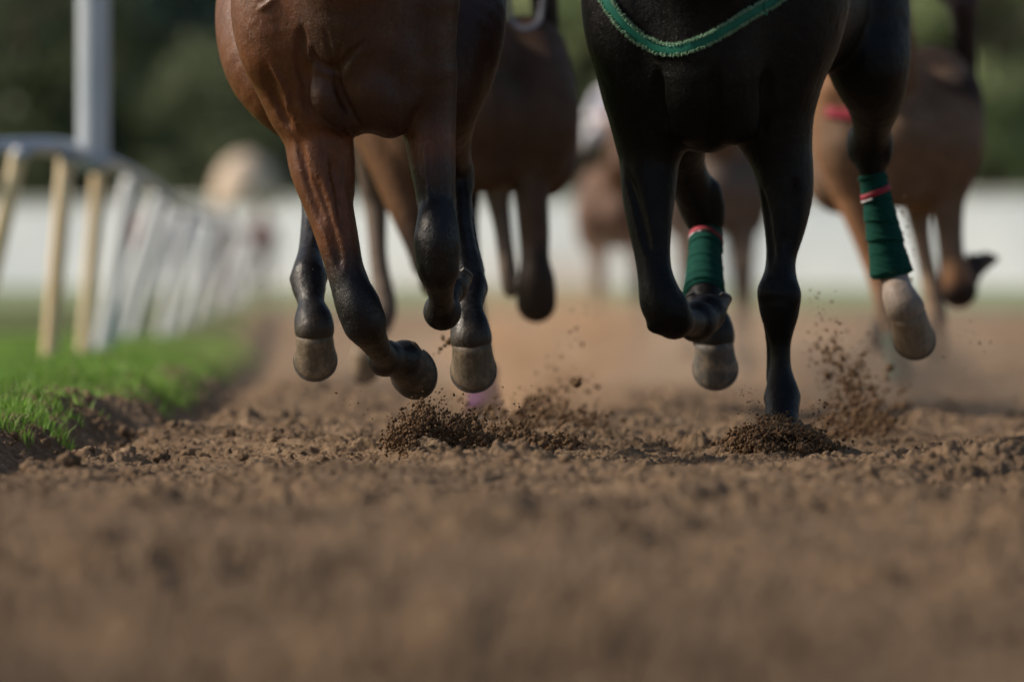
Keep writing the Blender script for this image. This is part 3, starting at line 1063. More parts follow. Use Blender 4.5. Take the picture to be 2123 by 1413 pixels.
def hair(body, n, parent, m, seed):
    """short coat hair lying down along the front of the body"""
    me = body.data
    k = len(me.vertices)
    co = np.empty(k * 3, np.float32); me.vertices.foreach_get('co', co); co = co.reshape(-1, 3)
    nr = np.empty(k * 3, np.float32); me.vertices.foreach_get('normal', nr); nr = nr.reshape(-1, 3)
    cl = np.empty(k * 4, np.float32); me.color_attributes['coat'].data.foreach_get('color', cl); cl = cl.reshape(-1, 4)[:, :3]
    g = np.random.default_rng(seed)
    ok = np.where((nr[:, 1] < 0.45) & (co[:, 2] < 1.5))[0]
    i = g.choice(ok, n)
    P = co[i] + g.normal(size=(n, 3)) * 0.003; N_ = nr[i]
    P = P - N_ * np.sum((P - co[i]) * N_, 1)[:, None]
    dn = np.array([0, 0, -1.0]) + g.normal(size=(n, 3)) * 0.28
    dn = dn - N_ * np.sum(dn * N_, 1)[:, None]; dn /= np.linalg.norm(dn, axis=1, keepdims=True) + 1e-6
    sd = np.cross(dn, N_); L_ = g.uniform(.004, .011, n)[:, None]; w = g.uniform(.0004, .0009, n)[:, None]
    V = np.stack([P - sd * w - N_ * .0008, P + sd * w - N_ * .0008, P + dn * L_ + N_ * g.uniform(.0004, .0022, n)[:, None]], 1).reshape(-1, 3)
    C = np.repeat(cl[i] * g.uniform(.75, 1.5, (n, 1)), 3, 0)
    return link('coat_hair', npmesh('coat_hair', V, np.arange(n * 3).reshape(-1, 3), False, C), m, parent)


def head_neck(H, cx, dz=0.0, yaw=0.0, sx=1.0, low=0.0, mane=None):
    """neck, head, ears and tail in the horse's own coordinates"""
    H.local(cx, [(0, 1.36, .22, .19), (0, 1.56 - low * .4, -.22, .135), (0, 1.74 - low, -.58, .095)], 0.08, sx=1, yaw=yaw, dz=dz)
    H.local(cx, [(0, 1.78 - low, -.66, .088), (0, 1.66 - low, -.92, .066), (0, 1.57 - low, -1.10, .048), (0, 1.54 - low, -1.16, .046)], 0.04, sx=1, yaw=yaw, dz=dz)
    for sgn in (-1, 1):
        H.local(cx, [(sgn * .05, 1.85 - low, -.60, .022), (sgn * .065, 1.95 - low, -.58, .008)], 0.02, sx=1, yaw=yaw, dz=dz)


# ------------------------------------------------------------------ bay horse in front
def bay_horse():
    C = (0.122, 0.043, 0.016); CD = (0.042, 0.017, 0.010); M = (0.035, 0.015, 0.010); MID = (0.06, 0.026, 0.016); DUS = (0.045, 0.034, 0.025)  # CD, MID: breast and right side painted as shaded; CD also blends into points
    d = 25.0
    H = Horse(d, (-0.96, 23.7, 0.16), (0.03, 27.5, 2.05), 0.0062, C)
    H.chain([(748, -10, .40, 180), (748, -20, 1.35, 195)], 0.08)
    H.chain([(745, 70, .35, 165), (748, 70, 1.05, 150)], 0.08)
    # quarters
    H.chain([(590, -60, 1.5, 125), (568, 30, 1.35, 122), (573, 120, 1.22, 112), (598, 195, 1.18, 84), (640, 268, 1.32, 52, CD), (655, 350, 1.46, 40, PT)], 0.06)
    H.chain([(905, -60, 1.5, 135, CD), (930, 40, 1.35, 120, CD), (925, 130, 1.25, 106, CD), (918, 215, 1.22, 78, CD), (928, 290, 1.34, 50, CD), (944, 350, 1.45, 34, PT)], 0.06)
    # shoulders and breast
    H.chain([(665, -130, .34, 84), (604, -40, .12, 112), (592, 40, .08, 112), (612, 130, .08, 100), (632, 205, .1, 84)], 0.06)
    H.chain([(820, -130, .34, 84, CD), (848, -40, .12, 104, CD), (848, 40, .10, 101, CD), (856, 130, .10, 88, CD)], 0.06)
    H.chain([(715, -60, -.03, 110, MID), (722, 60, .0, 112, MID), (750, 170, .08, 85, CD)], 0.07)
    H.chain([(690, 0, -.01, 44, MID), (690, 70, -.035, 34, MID), (694, 122, -.03, 16, MID)], 0.02)
    H.chain([(672, 158, -.022, 30, MID), (672, 195, -.030, 36, MID), (694, 236, -.010, 31, CD), (735, 268, .03, 16, CD)], 0.018)
    H.chain([(735, 120, -.004, 34, MID), (754, 165, -.022, 54, MID), (784, 205, -.004, 60, CD), (808, 246, .03, 42, CD)], 0.034)
    H.blob((765, 232, .03), 62, 40, .08, .03)
    H.chain([(800, 60, -.01, 48, CD), (815, 120, -.01, 50, CD), (830, 190, .02, 44, CD)], 0.04)
    H.blob((560, 60, .02), 62, 120, 0.075, 0.03, -0.1)
    H.blob((790, 25, -.02), 70, 75, 0.07, 0.03, 0.3)
    # left foreleg: knee bent, cannon folded back
    H.chain([(640, 225, .10, 76), (652, 285, .10, 64), (661, 350, .08, 60), (683, 430, .05, 50), (700, 495, .03, 44), (712, 545, .02, 40, CD), (722, 585, .01, 39, PT), (742, 632, .0, 47, PT), (754, 668, .0, 45, PT)], 0.035, 1.15)
    H.chain([(764, 688, .03, 36, PT), (784, 722, .14, 27, PT), (796, 738, .24, 27, PT), (799, 742, .29, 37, PT)], 0.02, 1.15)
    H.chain([(799, 742, .29, 36, PT), (822, 744, .345, 31, PT), (836, 744, .385, 40, PT)], 0.02)
    H.blob((712, 622, .0), 16, 26, 0.03, 0.008); H.blob((784, 662, .0), 17, 24, 0.035, 0.008); H.blob((750, 640, -.045), 22, 20, 0.02, 0.008)
    H.blob((742, 690, -.01), 24, 14, 0.03, 0.008); H.blob((768, 700, .0), 18, 14, 0.03, 0.008)
    H.chain([(728, 470, .09, 12), (742, 540, .07, 11, PT), (766, 608, .05, 12, PT)], 0.012)
    H.chain([(700, 300, .06, 34), (712, 355, .06, 26), (722, 400, .06, 14)], 0.02)
    # right foreleg, folded higher
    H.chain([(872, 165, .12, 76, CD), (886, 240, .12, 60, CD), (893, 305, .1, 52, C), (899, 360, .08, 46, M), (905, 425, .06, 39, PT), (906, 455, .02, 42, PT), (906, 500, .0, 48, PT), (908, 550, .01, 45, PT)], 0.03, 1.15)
    H.chain([(910, 570, .03, 37, PT), (914, 608, .14, 27, PT), (915, 632, .24, 28, PT), (917, 645, .28, 38, PT)], 0.02, 1.1)
    H.chain([(917, 645, .28, 37, PT), (921, 618, .34, 31, PT), (923, 604, .37, 38, PT)], 0.02)
    H.blob((880, 495, -.02), 20, 24, 0.03, 0.012); H.blob((932, 505, -.02), 20, 28, 0.03, 0.012); H.blob((905, 548, -.035), 34, 14, 0.022, 0.008); H.blob((905, 520, -.045), 26, 12, 0.014, 0.006)
    # left hind
    H.chain([(655, 350, 1.46, 40, PT), (652, 400, 1.42, 30, PT), (648, 455, 1.35, 23, PT), (643, 520, 1.22, 25, PT), (640, 562, 1.12, 34, PT), (640, 588, 1.10, 37, PT), (645, 628, 1.04, 28, PT), (650, 664, 1.0, 40, PT), (652, 682, .985, 42, DUS)], 0.022, 1.1)
    H.blob((612, 578, 1.13), 13, 18, .03, .006); H.blob((669, 572, 1.13), 13, 18, .03, .006)
    H.chain([(636, 420, 1.48, 11, PT), (630, 500, 1.34, 11, PT), (628, 560, 1.2, 13, PT)], 0.008)
    H.chain([(652, 480, 1.24, 7, PT), (648, 545, 1.13, 7, PT)], 0.008)
    # right hind
    H.chain([(944, 350, 1.45, 34, PT), (950, 378, 1.45, 34, PT), (953, 420, 1.40, 25, PT), (958, 480, 1.3, 25, PT), (968, 540, 1.2, 28, PT), (975, 595, 1.12, 35, PT), (972, 640, 1.05, 30, PT), (974, 676, 1.02, 40, PT), (977, 702, 1.0, 44, DUS)], 0.022, 1.1)
    H.blob((1001, 598, 1.13), 12, 20, .03, .006); H.blob((950, 592, 1.13), 12, 18, .03, .006)
    H.chain([(972, 420, 1.45, 10, PT), (984, 500, 1.34, 10, PT), (996, 565, 1.22, 12, PT)], 0.008)
    head_neck(H, 722, yaw=0.0, low=-0.02)
    # tail root
    H.local(748, [(0, 1.45, 1.8, .05, PT), (0.02, 1.35, 2.1, .06, PT), (0.02, 1.2, 2.35, .05, PT)], 0.03)
    H.S.blur(4)
    # furrows between the muscles
    H.line([(756, 88), (728, 112), (704, 142), (698, 158), (704, 188), (720, 222), (742, 256)], 0.0090, 0.012, True, 0.0)
    H.line([(700, 150), (684, 146), (664, 134), (652, 122), (645, 100)], 0.0080, 0.012, True, 0.0)
    H.line([(645, 130), (632, 170), (634, 215), (655, 245), (690, 266)], 0.0085, 0.014, True, 0.0)
    H.line([(708, 90), (700, 125), (696, 148)], 0.005, 0.008, True, -0.1)
    H.line([(672, 60), (682, 100), (690, 140)], 0.005, 0.008, True, -0.1)
    H.line([(625, 60), (622, 120), (628, 160)], 0.0080, 0.022, True, -0.4)
    H.line([(548, 140), (570, 210), (600, 262)], 0.0070, 0.022, True, -0.4)
    H.line([(690, 330), (706, 400), (716, 480)], 0.0080, 0.022, True, -0.4)
    H.line([(620, 300), (640, 380), (668, 460)], 0.0070, 0.022, True, -0.4)
    H.line([(655, 375), (684, 470), (704, 550)], 0.0060, 0.022, True, -0.4)
    for pts in ([(640, 225), (668, 252), (700, 268), (722, 292)], [(700, 240), (716, 262), (728, 280)],
                [(535, 22), (552, 12), (575, -8)],
                [(560, 130), (580, 165), (596, 200), (598, 240)], [(640, 320), (650, 380), (672, 430), (690, 500)],
                [(880, 300), (884, 360), (890, 420)]):
        H.line(pts, 0.0034, 0.009, False, 0.35)
    root = empty('racehorse', (float(W3(748, 0, d)[0]), d + 0.6, 0))
    bd = link('body', H.S.mesh('body', C), COAT_BAY, root)
    hair(bd, 160000, root, COAT_BAY, 3)['kind'] = 'stuff'
    hoof(H.p((652, 693, .975)), (0.03, 0.55, -0.83), (0.0, -0.83, -0.55), root, HOOF, 1.04)
    hoof(H.p((978, 711, .985)), (0.06, 0.55, -0.83), (0.02, -0.83, -0.55), root, HOOF, 1.10)
    hoof(H.p((834, 742, .385)), (0.34, 0.92, -0.14), (0.10, -0.18, -0.97), root, HOOF_DARK, 1.14)
    hoof(H.p((926, 600, .40)), (0.03, 0.70, 0.70), (0.0, 0.70, -0.70), root, HOOF_DARK, 1.16)
    return tag(root, 'bay racehorse with brown chest and black legs, all four feet in the air', 'horse', 'racehorses galloping on the dirt track')


def black_horse():
    C = BLACK; d = 26.0
    WH = (0.34, 0.28, 0.24); GY = (0.26, 0.19, 0.14)
    H = Horse(d, (0.12, 24.5, 0.02), (1.42, 28.4, 2.05), 0.0062, C)
    H.chain([(1490, -40, .40, 190), (1590, -50, 1.3, 190)], 0.08)
    H.chain([(1500, 20, .40, 170), (1640, 10, 1.15, 160)], 0.08)
    H.chain([(1385, -125, .34, 90), (1338, -40, .1, 124), (1336, 40, .06, 128), (1346, 130, .07, 113), (1350, 200, .08, 100), (1348, 270, .1, 72)], 0.06)
    H.chain([(1560, -125, .34, 90), (1618, -40, .12, 136), (1618, 40, .08, 134), (1604, 130, .08, 112), (1600, 190, .08, 98), (1605, 270, .1, 74)], 0.06)
    H.chain([(1470, -60, -.03, 140), (1470, 60, -.02, 135), (1470, 160, -.02, 122), (1464, 236, .02, 82)], 0.07)
    H.blob((1424, 205, -.05), 62, 92, 0.085, 0.022, 0.05)
    H.blob((1530, 210, -.045), 60, 92, 0.085, 0.022, -0.05)
    H.blob((1345, 90, .0), 80, 120, 0.08, 0.04); H.blob((1620, 90, .0), 80, 120, 0.08, 0.04)
    # left foreleg folded
    H.chain([(1348, 270, .1, 72), (1346, 335, .1, 62), (1345, 400, .08, 56), (1347, 465, .05, 46), (1352, 525, .03, 38), (1358, 570, .01, 37), (1368, 612, .0, 43), (1382, 645, .0, 46), (1396, 662, .02, 42)], 0.035, 1.15)
    H.chain([(1404, 664, .05, 34), (1424, 668, .14, 28), (1438, 668, .24, 30), (1443, 667, .28, 40)], 0.02, 1.1)
    H.chain([(1443, 667, .28, 40), (1460, 660, .34, 36), (1466, 650, .37, 40)], 0.02)
    H.blob((1352, 625, -.01), 24, 36, 0.035, 0.015); H.blob((1402, 640, -.01), 24, 36, 0.035, 0.015); H.blob((1372, 676, -.01), 34, 18, 0.03, .008); H.blob((1352, 640, -.03), 16, 16, 0.02, .006); H.blob((1392, 632, -.03), 16, 16, 0.02, .006)
    # right foreleg, planted
    H.chain([(1605, 270, .1, 74), (1622, 335, .1, 64), (1630, 400, .09, 56), (1628, 465, .07, 44), (1620, 530, .05, 32), (1617, 570, .04, 34), (1615, 605, .03, 43), (1616, 640, .03, 42), (1617, 680, .035, 30), (1618, 715, .04, 22), (1619, 760, .04, 22), (1620, 795, .04, 30), (1622, 822, .03, 37), (1622, 848, .0, 35), (1621, 880, -.05, 33)], 0.03, 1.15)
    H.blob((1590, 605, .0), 20, 28, 0.04, 0.015); H.blob((1641, 612, .0), 20, 30, 0.04, 0.015); H.blob((1596, 824, .045), 14, 19, .03, .006); H.blob((1647, 824, .045), 14, 20, .03, .006)
    H.chain([(1590, 650, .07, 12), (1596, 720, .08, 10), (1598, 790, .085, 12)], 0.008); H.chain([(1616, 660, .0, 9), (1619, 720, .01, 7), (1620, 790, .005, 8)], 0.008)
    H.blob((1612, 608, -.035), 26, 12, .016, .006); H.blob((1612, 634, -.03), 24, 10, .016, .006)
    # hind quarters, the far right leg swings wide
    H.chain([(1700, -80, 1.5, 150), (1765, 0, 1.35, 118), (1790, 70, 1.3, 98), (1802, 140, 1.25, 84), (1812, 205, 1.3, 60), (1808, 262, 1.42, 40), (1803, 300, 1.5, 44), (1806, 335, 1.5, 34), (1812, 375, 1.5, 24), (1830, 480, 1.52, 25), (1845, 548, 1.52, 33, GY), (1858, 585, 1.50, 29, WH), (1864, 612, 1.46, 35, WH), (1877, 640, 1.44, 41, (0.24, 0.19, 0.15))], 0.03, 1.1)
    H.blob((1772, 300, 1.52), 18, 40, .05, .012); H.blob((1838, 305, 1.5), 14, 40, .05, .012)
    H.chain([(1500, -60, 1.5, 130), (1440, 60, 1.35, 118), (1410, 160, 1.25, 100), (1400, 260, 1.25, 74), (1418, 345, 1.35, 44), (1448, 415, 1.45, 46), (1460, 450, 1.47, 42), (1464, 480, 1.46, 26), (1460, 560, 1.38, 28), (1462, 610, 1.3, 36), (1468, 645, 1.24, 33), (1475, 676, 1.2, 43), (1479, 698, 1.19, 45, (0.03, 0.026, 0.022))], 0.03, 1.1)
    H.chain([(1470, 395, 1.42, 26), (1482, 430, 1.44, 22), (1484, 460, 1.45, 18)], 0.015)
    head_neck(H, 1462)
    H.local(1600, [(0.1, 1.45, 1.8, .05), (0.12, 1.35, 2.1, .06), (0.14, 1.2, 2.3, .05)], 0.03)
    H.S.blur(4)
    H.line([(1482, 140), (1481, 200), (1483, 260), (1480, 300)], 0.0160, 0.022, True, -0.4)
    H.line([(1365, 150), (1362, 210), (1378, 270)], 0.0140, 0.022, True, -0.4)
    H.line([(1590, 150), (1592, 210), (1580, 280)], 0.0140, 0.022, True, -0.4)
    H.line([(1300, 360), (1325, 440), (1345, 520)], 0.0070, 0.022, True, -0.4)
    H.line([(1650, 380), (1645, 450), (1630, 520)], 0.0070, 0.022, True, -0.4)
    H.line([(1580, 400), (1592, 470), (1600, 540)], 0.0060, 0.022, True, -0.4)
    root = empty('racehorse', (float(W3(1500, 0, d)[0]), d + 0.6, 0))
    bd = link('body', H.S.mesh('body', C), COAT_BLACK, root)
    hair(bd, 140000, root, COAT_BLACK, 4)['kind'] = 'stuff'
    hoof(H.p((1480, 708, 1.17)), (0.05, 0.52, -0.84), (0.03, -0.84, -0.52), root, HOOF_GREY, 1.13)
    hoof(H.p((1883, 652, 1.43)), (0.16, 0.62, -0.77), (0.25, -0.77, -0.62), root, HOOF_TAN, 1.07)
    hoof(H.p((1466, 648, .375)), (0.06, 0.62, 0.78), (0.05, 0.78, -0.62), root, HOOF_DARK, 1.1)
    hoof(H.p((1621, 888, -.06)), (0.0, -0.12, -1.0), (0.0, -1.0, 0.1), root, HOOF_DARK, 1.0)
    s1 = (d + 1.47) / FPX
    bandage(H.p((1464, 472, 1.47)), H.p((1459, 612, 1.31)), 32 * s1, 42 * s1, root, GREENW, 8, tape=(0.14, 0.21, 0.03))
    bandage(H.p((1808, 360, 1.5)), H.p((1849, 572, 1.52)), 29 * s1, 44 * s1, root, GREENW, 10, tape=(0.15, 0.21, -0.03))
    ribbon(H.S, [(1208, -120), (1235, -50), (1254, 0), (1290, 50), (1330, 84), (1362, 100), (1388, 106), (1425, 99), (1470, 82), (1520, 52), (1562, 25), (1600, 5), (1640, -22), (1700, -80)], 23, GREENS, root, 0.005, 'breast_girth', FLEECE)
    ribbon(H.S, [(1586, -30), (1588, 0), (1587, 32)], 9, GREENS, root, 0.010, 'keeper_loop')
    return tag(root, 'black racehorse with green breast girth and green hind bandages, one forefoot planted', 'horse', 'racehorses galloping on the dirt track')


bay_horse()
black_horse()


# ------------------------------------------------------------------ horses behind
def torso(H, cx, sx=1.0, dz=0.0, yaw=0.0):
    L = lambda pts, k=0.06: H.local(cx, pts, k, sx=sx, yaw=yaw, dz=dz)
    L([(0, 1.22, .40, .27), (0, 1.27, 1.3, .28)], .08)
    L([(0, 1.08, .35, .22), (0, 1.10, 1.1, .21)], .08)
    L([(0, 1.14, .0, .17), (0, .98, .05, .14)], .08)
    for q in (-1, 1):
        L([(q * .15, 1.38, .35, .17), (q * .20, 1.15, .1, .16), (q * .19, 1.0, .1, .13)])
        L([(q * .14, 1.32, 1.5, .20), (q * .19, 1.15, 1.4, .18), (q * .20, .98, 1.3, .15)])
    H.local(cx, [(0, 1.45, 1.8, .05, PT), (0, 1.35, 2.1, .07, PT), (0, 1.2, 2.4, .05, PT)], .03, yaw=yaw, dz=dz)


def rider(d, x, z, silks, breech, label, low=0.0):
    """crouching jockey; x, z = the saddle"""
    m, t, b = mat('jockey_' + label[:12].replace(' ', '_'), rough=0.7)
    at = t.nodes.new('ShaderNodeAttribute'); at.attribute_name = 'coat'
    t.links.new(at.outputs[0], b.inputs['Base Color'])
    S = Sculpt((x - .5, d - 1.1, z - .75), (x + .5, d + .9, z + 1.0), 0.014)
    K = (0.02, 0.018, 0.018); SK = (0.45, 0.28, 0.2)
    c = lambda a, b_, ra, rb, ca, cb=None, k=.03: S.cone((x + a[0], d + a[1], z + a[2]), (x + b_[0], d + b_[1], z + b_[2]), ra, rb, k, 1, False, ca, cb)
    c((0, .30, .38), (0, .05, .44), .13, .13, breech, silks)
    c((0, .05, .44), (0, -.22, .54), .14, .15, silks)
    c((0, -.22, .56), (0, -.36, .68), .06, .055, silks, SK)
    c((0, -.40, .74), (0, -.44, .78), .105, .10, SK, SK)
    for q in (-1, 1):
        c((q * .10, .30, .36), (q * .27, -.08, .18), .095, .07, breech, breech)
        c((q * .27, -.08, .18), (q * .30, .20, -.18), .062, .05, K, K)
        c((q * .30, .20, -.20), (q * .31, .06, -.26), .042, .034, K, K)
        c((q * .16, -.24, .54), (q * .25, -.38, .36), .058, .045, silks, silks)
        c((q * .25, -.38, .36), (q * .08, -.62, .32), .043, .032, silks, SK)
        for f_ in range(4):
            c((q * .075, -.63, .335 - f_ * .016), (q * .03, -.66, .325 - f_ * .016), .010, .009, SK, SK, .006)
    root = empty('person', (x, d, z - .3))
    link('body', S.mesh('body', silks, 2), m, root)
    h = MB()
    V, F = ICO3
    V = V * (0.125, 0.145, 0.12) + (x, d - .42, z + .80)
    keepf = [f for f in F if V[f][:, 2].mean() > z + .76]
    h.add(V, keepf)
    h.build('helmet', flat('helmet_' + label[:10].replace(' ', '_'), silks, 0.3), root)
    return tag(root, label, 'person', 'jockeys crouching on the horses behind')


def middle_horse():
    C = (0.065, 0.038, 0.025); O = (0.13, 0.066, 0.032); G = (0.14, 0.11, 0.09); K = (0.030, 0.021, 0.016)
    d = 33.0
    H = Horse(d, (-0.75, 31.6, -0.05), (0.42, 35.6, 2.1), 0.012, C)
    torso(H, 1000, 1.12, 0.06)
    head_neck(H, 960, 0.05, 0.0, 1.0, 0.0)
    # right foreleg folded
    H.chain([(1110, 250, .1, 60), (1104, 320, .1, 42), (1102, 400, .06, 36), (1107, 480, .03, 33), (1109, 540, .0, 31, K), (1112, 585, .0, 40, K), (1112, 628, .02, 42, K)], .03, 1.1)
    H.chain([(1110, 640, .08, 24, K), (1106, 640, .22, 22, K), (1104, 636, .28, 26, K), (1100, 610, .36, 24, K)], .02)
    # left foreleg: forearm slanting in
    H.chain([(775, 240, .2, 60, O), (800, 320, .12, 46, O), (835, 420, .05, 36, O), (870, 510, .0, 30, K), (885, 545, .0, 34, K)], .03, 1.1)
    H.chain([(890, 560, .06, 24, K), (895, 590, .28, 26, K)], .02)
    # planted foot in purple behind the bay's hind hoof
    H.chain([(930, 250, 1.2, 70), (960, 380, 1.35, 36, K), (965, 480, 1.3, 28, K), (985, 640, 1.15, 22, K), (1000, 760, 1.0, 24, K), (1005, 815, .95, 28, K)], .03)
    # left hind hanging, grey with dust
    H.chain([(790, 250, 1.3, 70), (778, 380, 1.4, 34, G), (780, 440, 1.4, 24, G), (785, 540, 1.3, 20, G), (800, 640, 1.2, 24, G), (780, 690, 1.15, 22, G), (765, 715, 1.12, 24, G)], .03)
    # another pale leg glimpsed between
    H.chain([(1045, 280, 1.2, 60), (1030, 380, 1.3, 30, G), (1042, 470, 1.25, 20, G), (1052, 550, 1.2, 20, G), (1060, 600, 1.2, 20, G)], .03)
    root = empty('racehorse', (float(W3(1000, 0, d)[0]), d + .6, 0))
    link('body', H.S.mesh('body', C), COAT_FAR, root)
    hoof(H.p((1100, 600, .37)), (0, .7, .7), (0, .7, -.7), root, HOOF_DARK, .95)
    hoof(H.p((757, 728, 1.08)), (-.1, .5, -.8), (0, -.8, -.5), root, HOOF_TAN, .95)
    hoof(H.p((1007, 838, .92)), (0, .2, -1), (0, -1, -.2), root, HOOF_DARK, .9)
    s_ = 34 / FPX
    bandage(H.p((1002, 762, 1.0)), H.p((1006, 852, .92)), 29 * s_, 36 * s_, root, PURPLE, 5)
    tag(root, 'brown racehorse with purple hoof wrap, blurred behind the bay and the black', 'horse', 'racehorses galloping on the dirt track')
    # pale cloth edge beside the shoulder
    ribbon(H.S, [(1052, -10), (1056, 30), (1070, 58), (1095, 62), (1118, 50), (1124, 20), (1128, -20)], 12, GREYT, root, 0.01, 'breast_strap')
    rider(d + .35, float(W3(980, 0, d)[0]), 1.62, (0.25, 0.28, 0.36), (0.55, 0.55, 0.55), 'jockey in grey silks on the brown horse behind the bay')


def right_horse():
    C = (0.15, 0.098, 0.066); O = (0.24, 0.125, 0.065); G = (0.24, 0.17, 0.12); K = (0.03, 0.022, 0.02)
    d = 36.0
    H = Horse(d, (1.1, 34.5, -0.05), (2.3, 38.7, 2.2), 0.012, C)
    torso(H, 1868, 1.02, 0.03)
    head_neck(H, 1830, 0.0, 0.0, 1.0, 0.05)
    H.chain([(1990, 190, .15, 46, K), (1988, 260, .15, 44, K), (1970, 340, .12, 36)], .04)
    # left foreleg reaching down to the ground
    H.chain([(1735, 200, .12, 56, O), (1738, 290, .12, 56, O), (1755, 370, .1, 44, O), (1790, 470, .06, 32, O), (1822, 570, .03, 26, O), (1838, 630, .0, 27, G), (1852, 690, .0, 20, G), (1866, 760, .0, 22, G), (1872, 800, .0, 26, G)], .03, 1.1)
    # right foreleg folded, hoof out to the side
    H.chain([(1962, 380, .1, 44), (1966, 450, .08, 32), (1972, 520, .04, 27), (1980, 570, .0, 34, O), (1988, 600, .0, 40, K)], .03, 1.1)
    H.chain([(1990, 600, .06, 26, K), (2008, 580, .22, 22, K), (2014, 560, .28, 24, K), (2020, 548, .32, 22, K)], .02)
    # hind legs
    H.chain([(1905, 330, 1.2, 60), (1902, 420, 1.35, 32), (1912, 500, 1.3, 20, G), (1928, 580, 1.2, 20, G), (1940, 640, 1.15, 22, G), (1944, 680, 1.1, 21, K)], .03)
    H.chain([(1800, 330, 1.3, 60), (1815, 430, 1.5, 30), (1830, 520, 1.5, 18), (1835, 600, 1.5, 20), (1830, 660, 1.5, 20)], .03)
    root = empty('racehorse', (float(W3(1868, 0, d)[0]), d + .6, 0))
    link('body', H.S.mesh('body', C), COAT_FAR, root)
    hoof(H.p((2018, 552, .33)), (.35, .45, .75), (.5, .5, -.6), root, HOOF_DARK, 1.0)
    hoof(H.p((1945, 695, 1.08)), (0, .5, -.85), (0, -.85, -.5), root, HOOF_DARK, .9)
    hoof(H.p((1873, 806, 0)), (0, .1, -1), (0, -1, -.1), root, HOOF_DARK, .95)
    hoof(H.p((1828, 672, 1.5)), (0, .6, -.8), (0, -.8, -.6), root, HOOF_DARK, .9)
    s_ = 36 / FPX
    bandage(H.p((1852, 690, .0)), H.p((1870, 785, .0)), 24 * s_, 29 * s_, root, noisy('faded_green_wrap', (0.07, 0.12, 0.10), (0.11, 0.16, 0.13), 40, .9, .1), 6)
    ribbon(H.S, [(1668, 222), (1700, 228), (1735, 236), (1780, 238), (1830, 232)], 24, REDT, root, 0.01, 'breast_strap')
    tag(root, 'chestnut brown racehorse with red breast strap at the right edge, blurred behind the black', 'horse', 'racehorses galloping on the dirt track')
    rider(d + .35, float(W3(1872, 0, d)[0]), 1.60, (0.35, 0.02, 0.03), (0.05, 0.04, 0.05), 'jockey in red silks on the horse at the right edge')


def far_horse(cx, d, coat, label, legs, dz=0.05, silk=None, rl=None, shift=0):
    K = (0.04, 0.03, 0.028)
    x0 = (cx - HX) * d / FPX
    H = Horse(d, (x0 - .6, d - 1.5, -0.05), (x0 + .6, d + 2.7, 2.2), 0.018, coat)
    torso(H, cx, 1.0, dz)
    head_neck(H, cx - shift, dz, 0, 1, 0)
    for (q, pose) in legs:
        x = q * .17
        if pose == 'fold':
            H.local(cx, [(x, 1.0, .1, .10), (x, .82, .05, .07), (x, .62, .0, .055, K), (x, .54, .02, .055, K), (x, .46, .28, .045, K), (x, .54, .36, .05, K)], .02, dz=dz)
        elif pose == 'down':
            H.local(cx, [(x, 1.0, .1, .10), (x, .8, .05, .07), (x, .55, .0, .055, K), (x, .35, .0, .035, K), (x, .2, .0, .05, K), (x, .1, -.05, .05, K)], .02)
        else:
            H.local(cx, [(x, 1.0, 1.3, .13), (x, .78, 1.35, .08), (x, .62, 1.5, .06, K), (x, .35, 1.3, .035, K), (x, .28, 1.22, .05, K), (x, .2, 1.15, .045, K)], .02, dz=dz)
    root = empty('racehorse', (x0, d + .6, 0))
    link('body', H.S.mesh('body', coat), COAT_FAR, root)
    for (q, pose) in legs:
        x = x0 + q * .17
        if pose == 'fold': hoof((x, d + .37, .56 + dz), (0, .6, .8), (0, .8, -.6), root, HOOF_DARK, .95)
        elif pose == 'down': hoof((x, d - .06, .10), (0, 0, -1), (0, -1, 0), root, HOOF_DARK, .95)
        else: hoof((x, d + 1.13, .18 + dz), (0, .6, -.8), (0, -.8, -.6), root, HOOF_DARK, .95)
    tag(root, label, 'horse', 'racehorses galloping on the dirt track')
    if silk: rider(d + .35, x0, 1.58 + dz, silk[0], silk[1], rl)


middle_horse()
right_horse()
far_horse(1285, 70, (0.16, 0.10, 0.075), 'distant brown horse with a pale-clad jockey, left of the black horse\'s chest', [(-1, 'fold'), (1, 'fold'), (-1, 'hind'), (1, 'hind')],
          silk=((0.62, 0.62, 0.72), (0.75, 0.75, 0.8)), rl='distant jockey in pale lilac silks left of the black horse\'s shoulder', shift=0)
far_horse(1490, 54, (0.13, 0.10, 0.085), 'distant grey-brown horse seen under the black horse\'s chest', [(-1, 'fold'), (1, 'down'), (-1, 'hind'), (1, 'hind')],
          silk=((0.05, 0.05, 0.08), (0.5, 0.5, 0.5)), rl='distant jockey in dark silks hidden behind the black horse', shift=0)


# ------------------------------------------------------------------ running rail
FD = [38, 44, 52, 61, 76, 91, 120, 152, 200]
FXX = [-2.36, -2.42, -2.60, -2.86, -3.10, -3.35, -4.0, -4.9, -6.6]


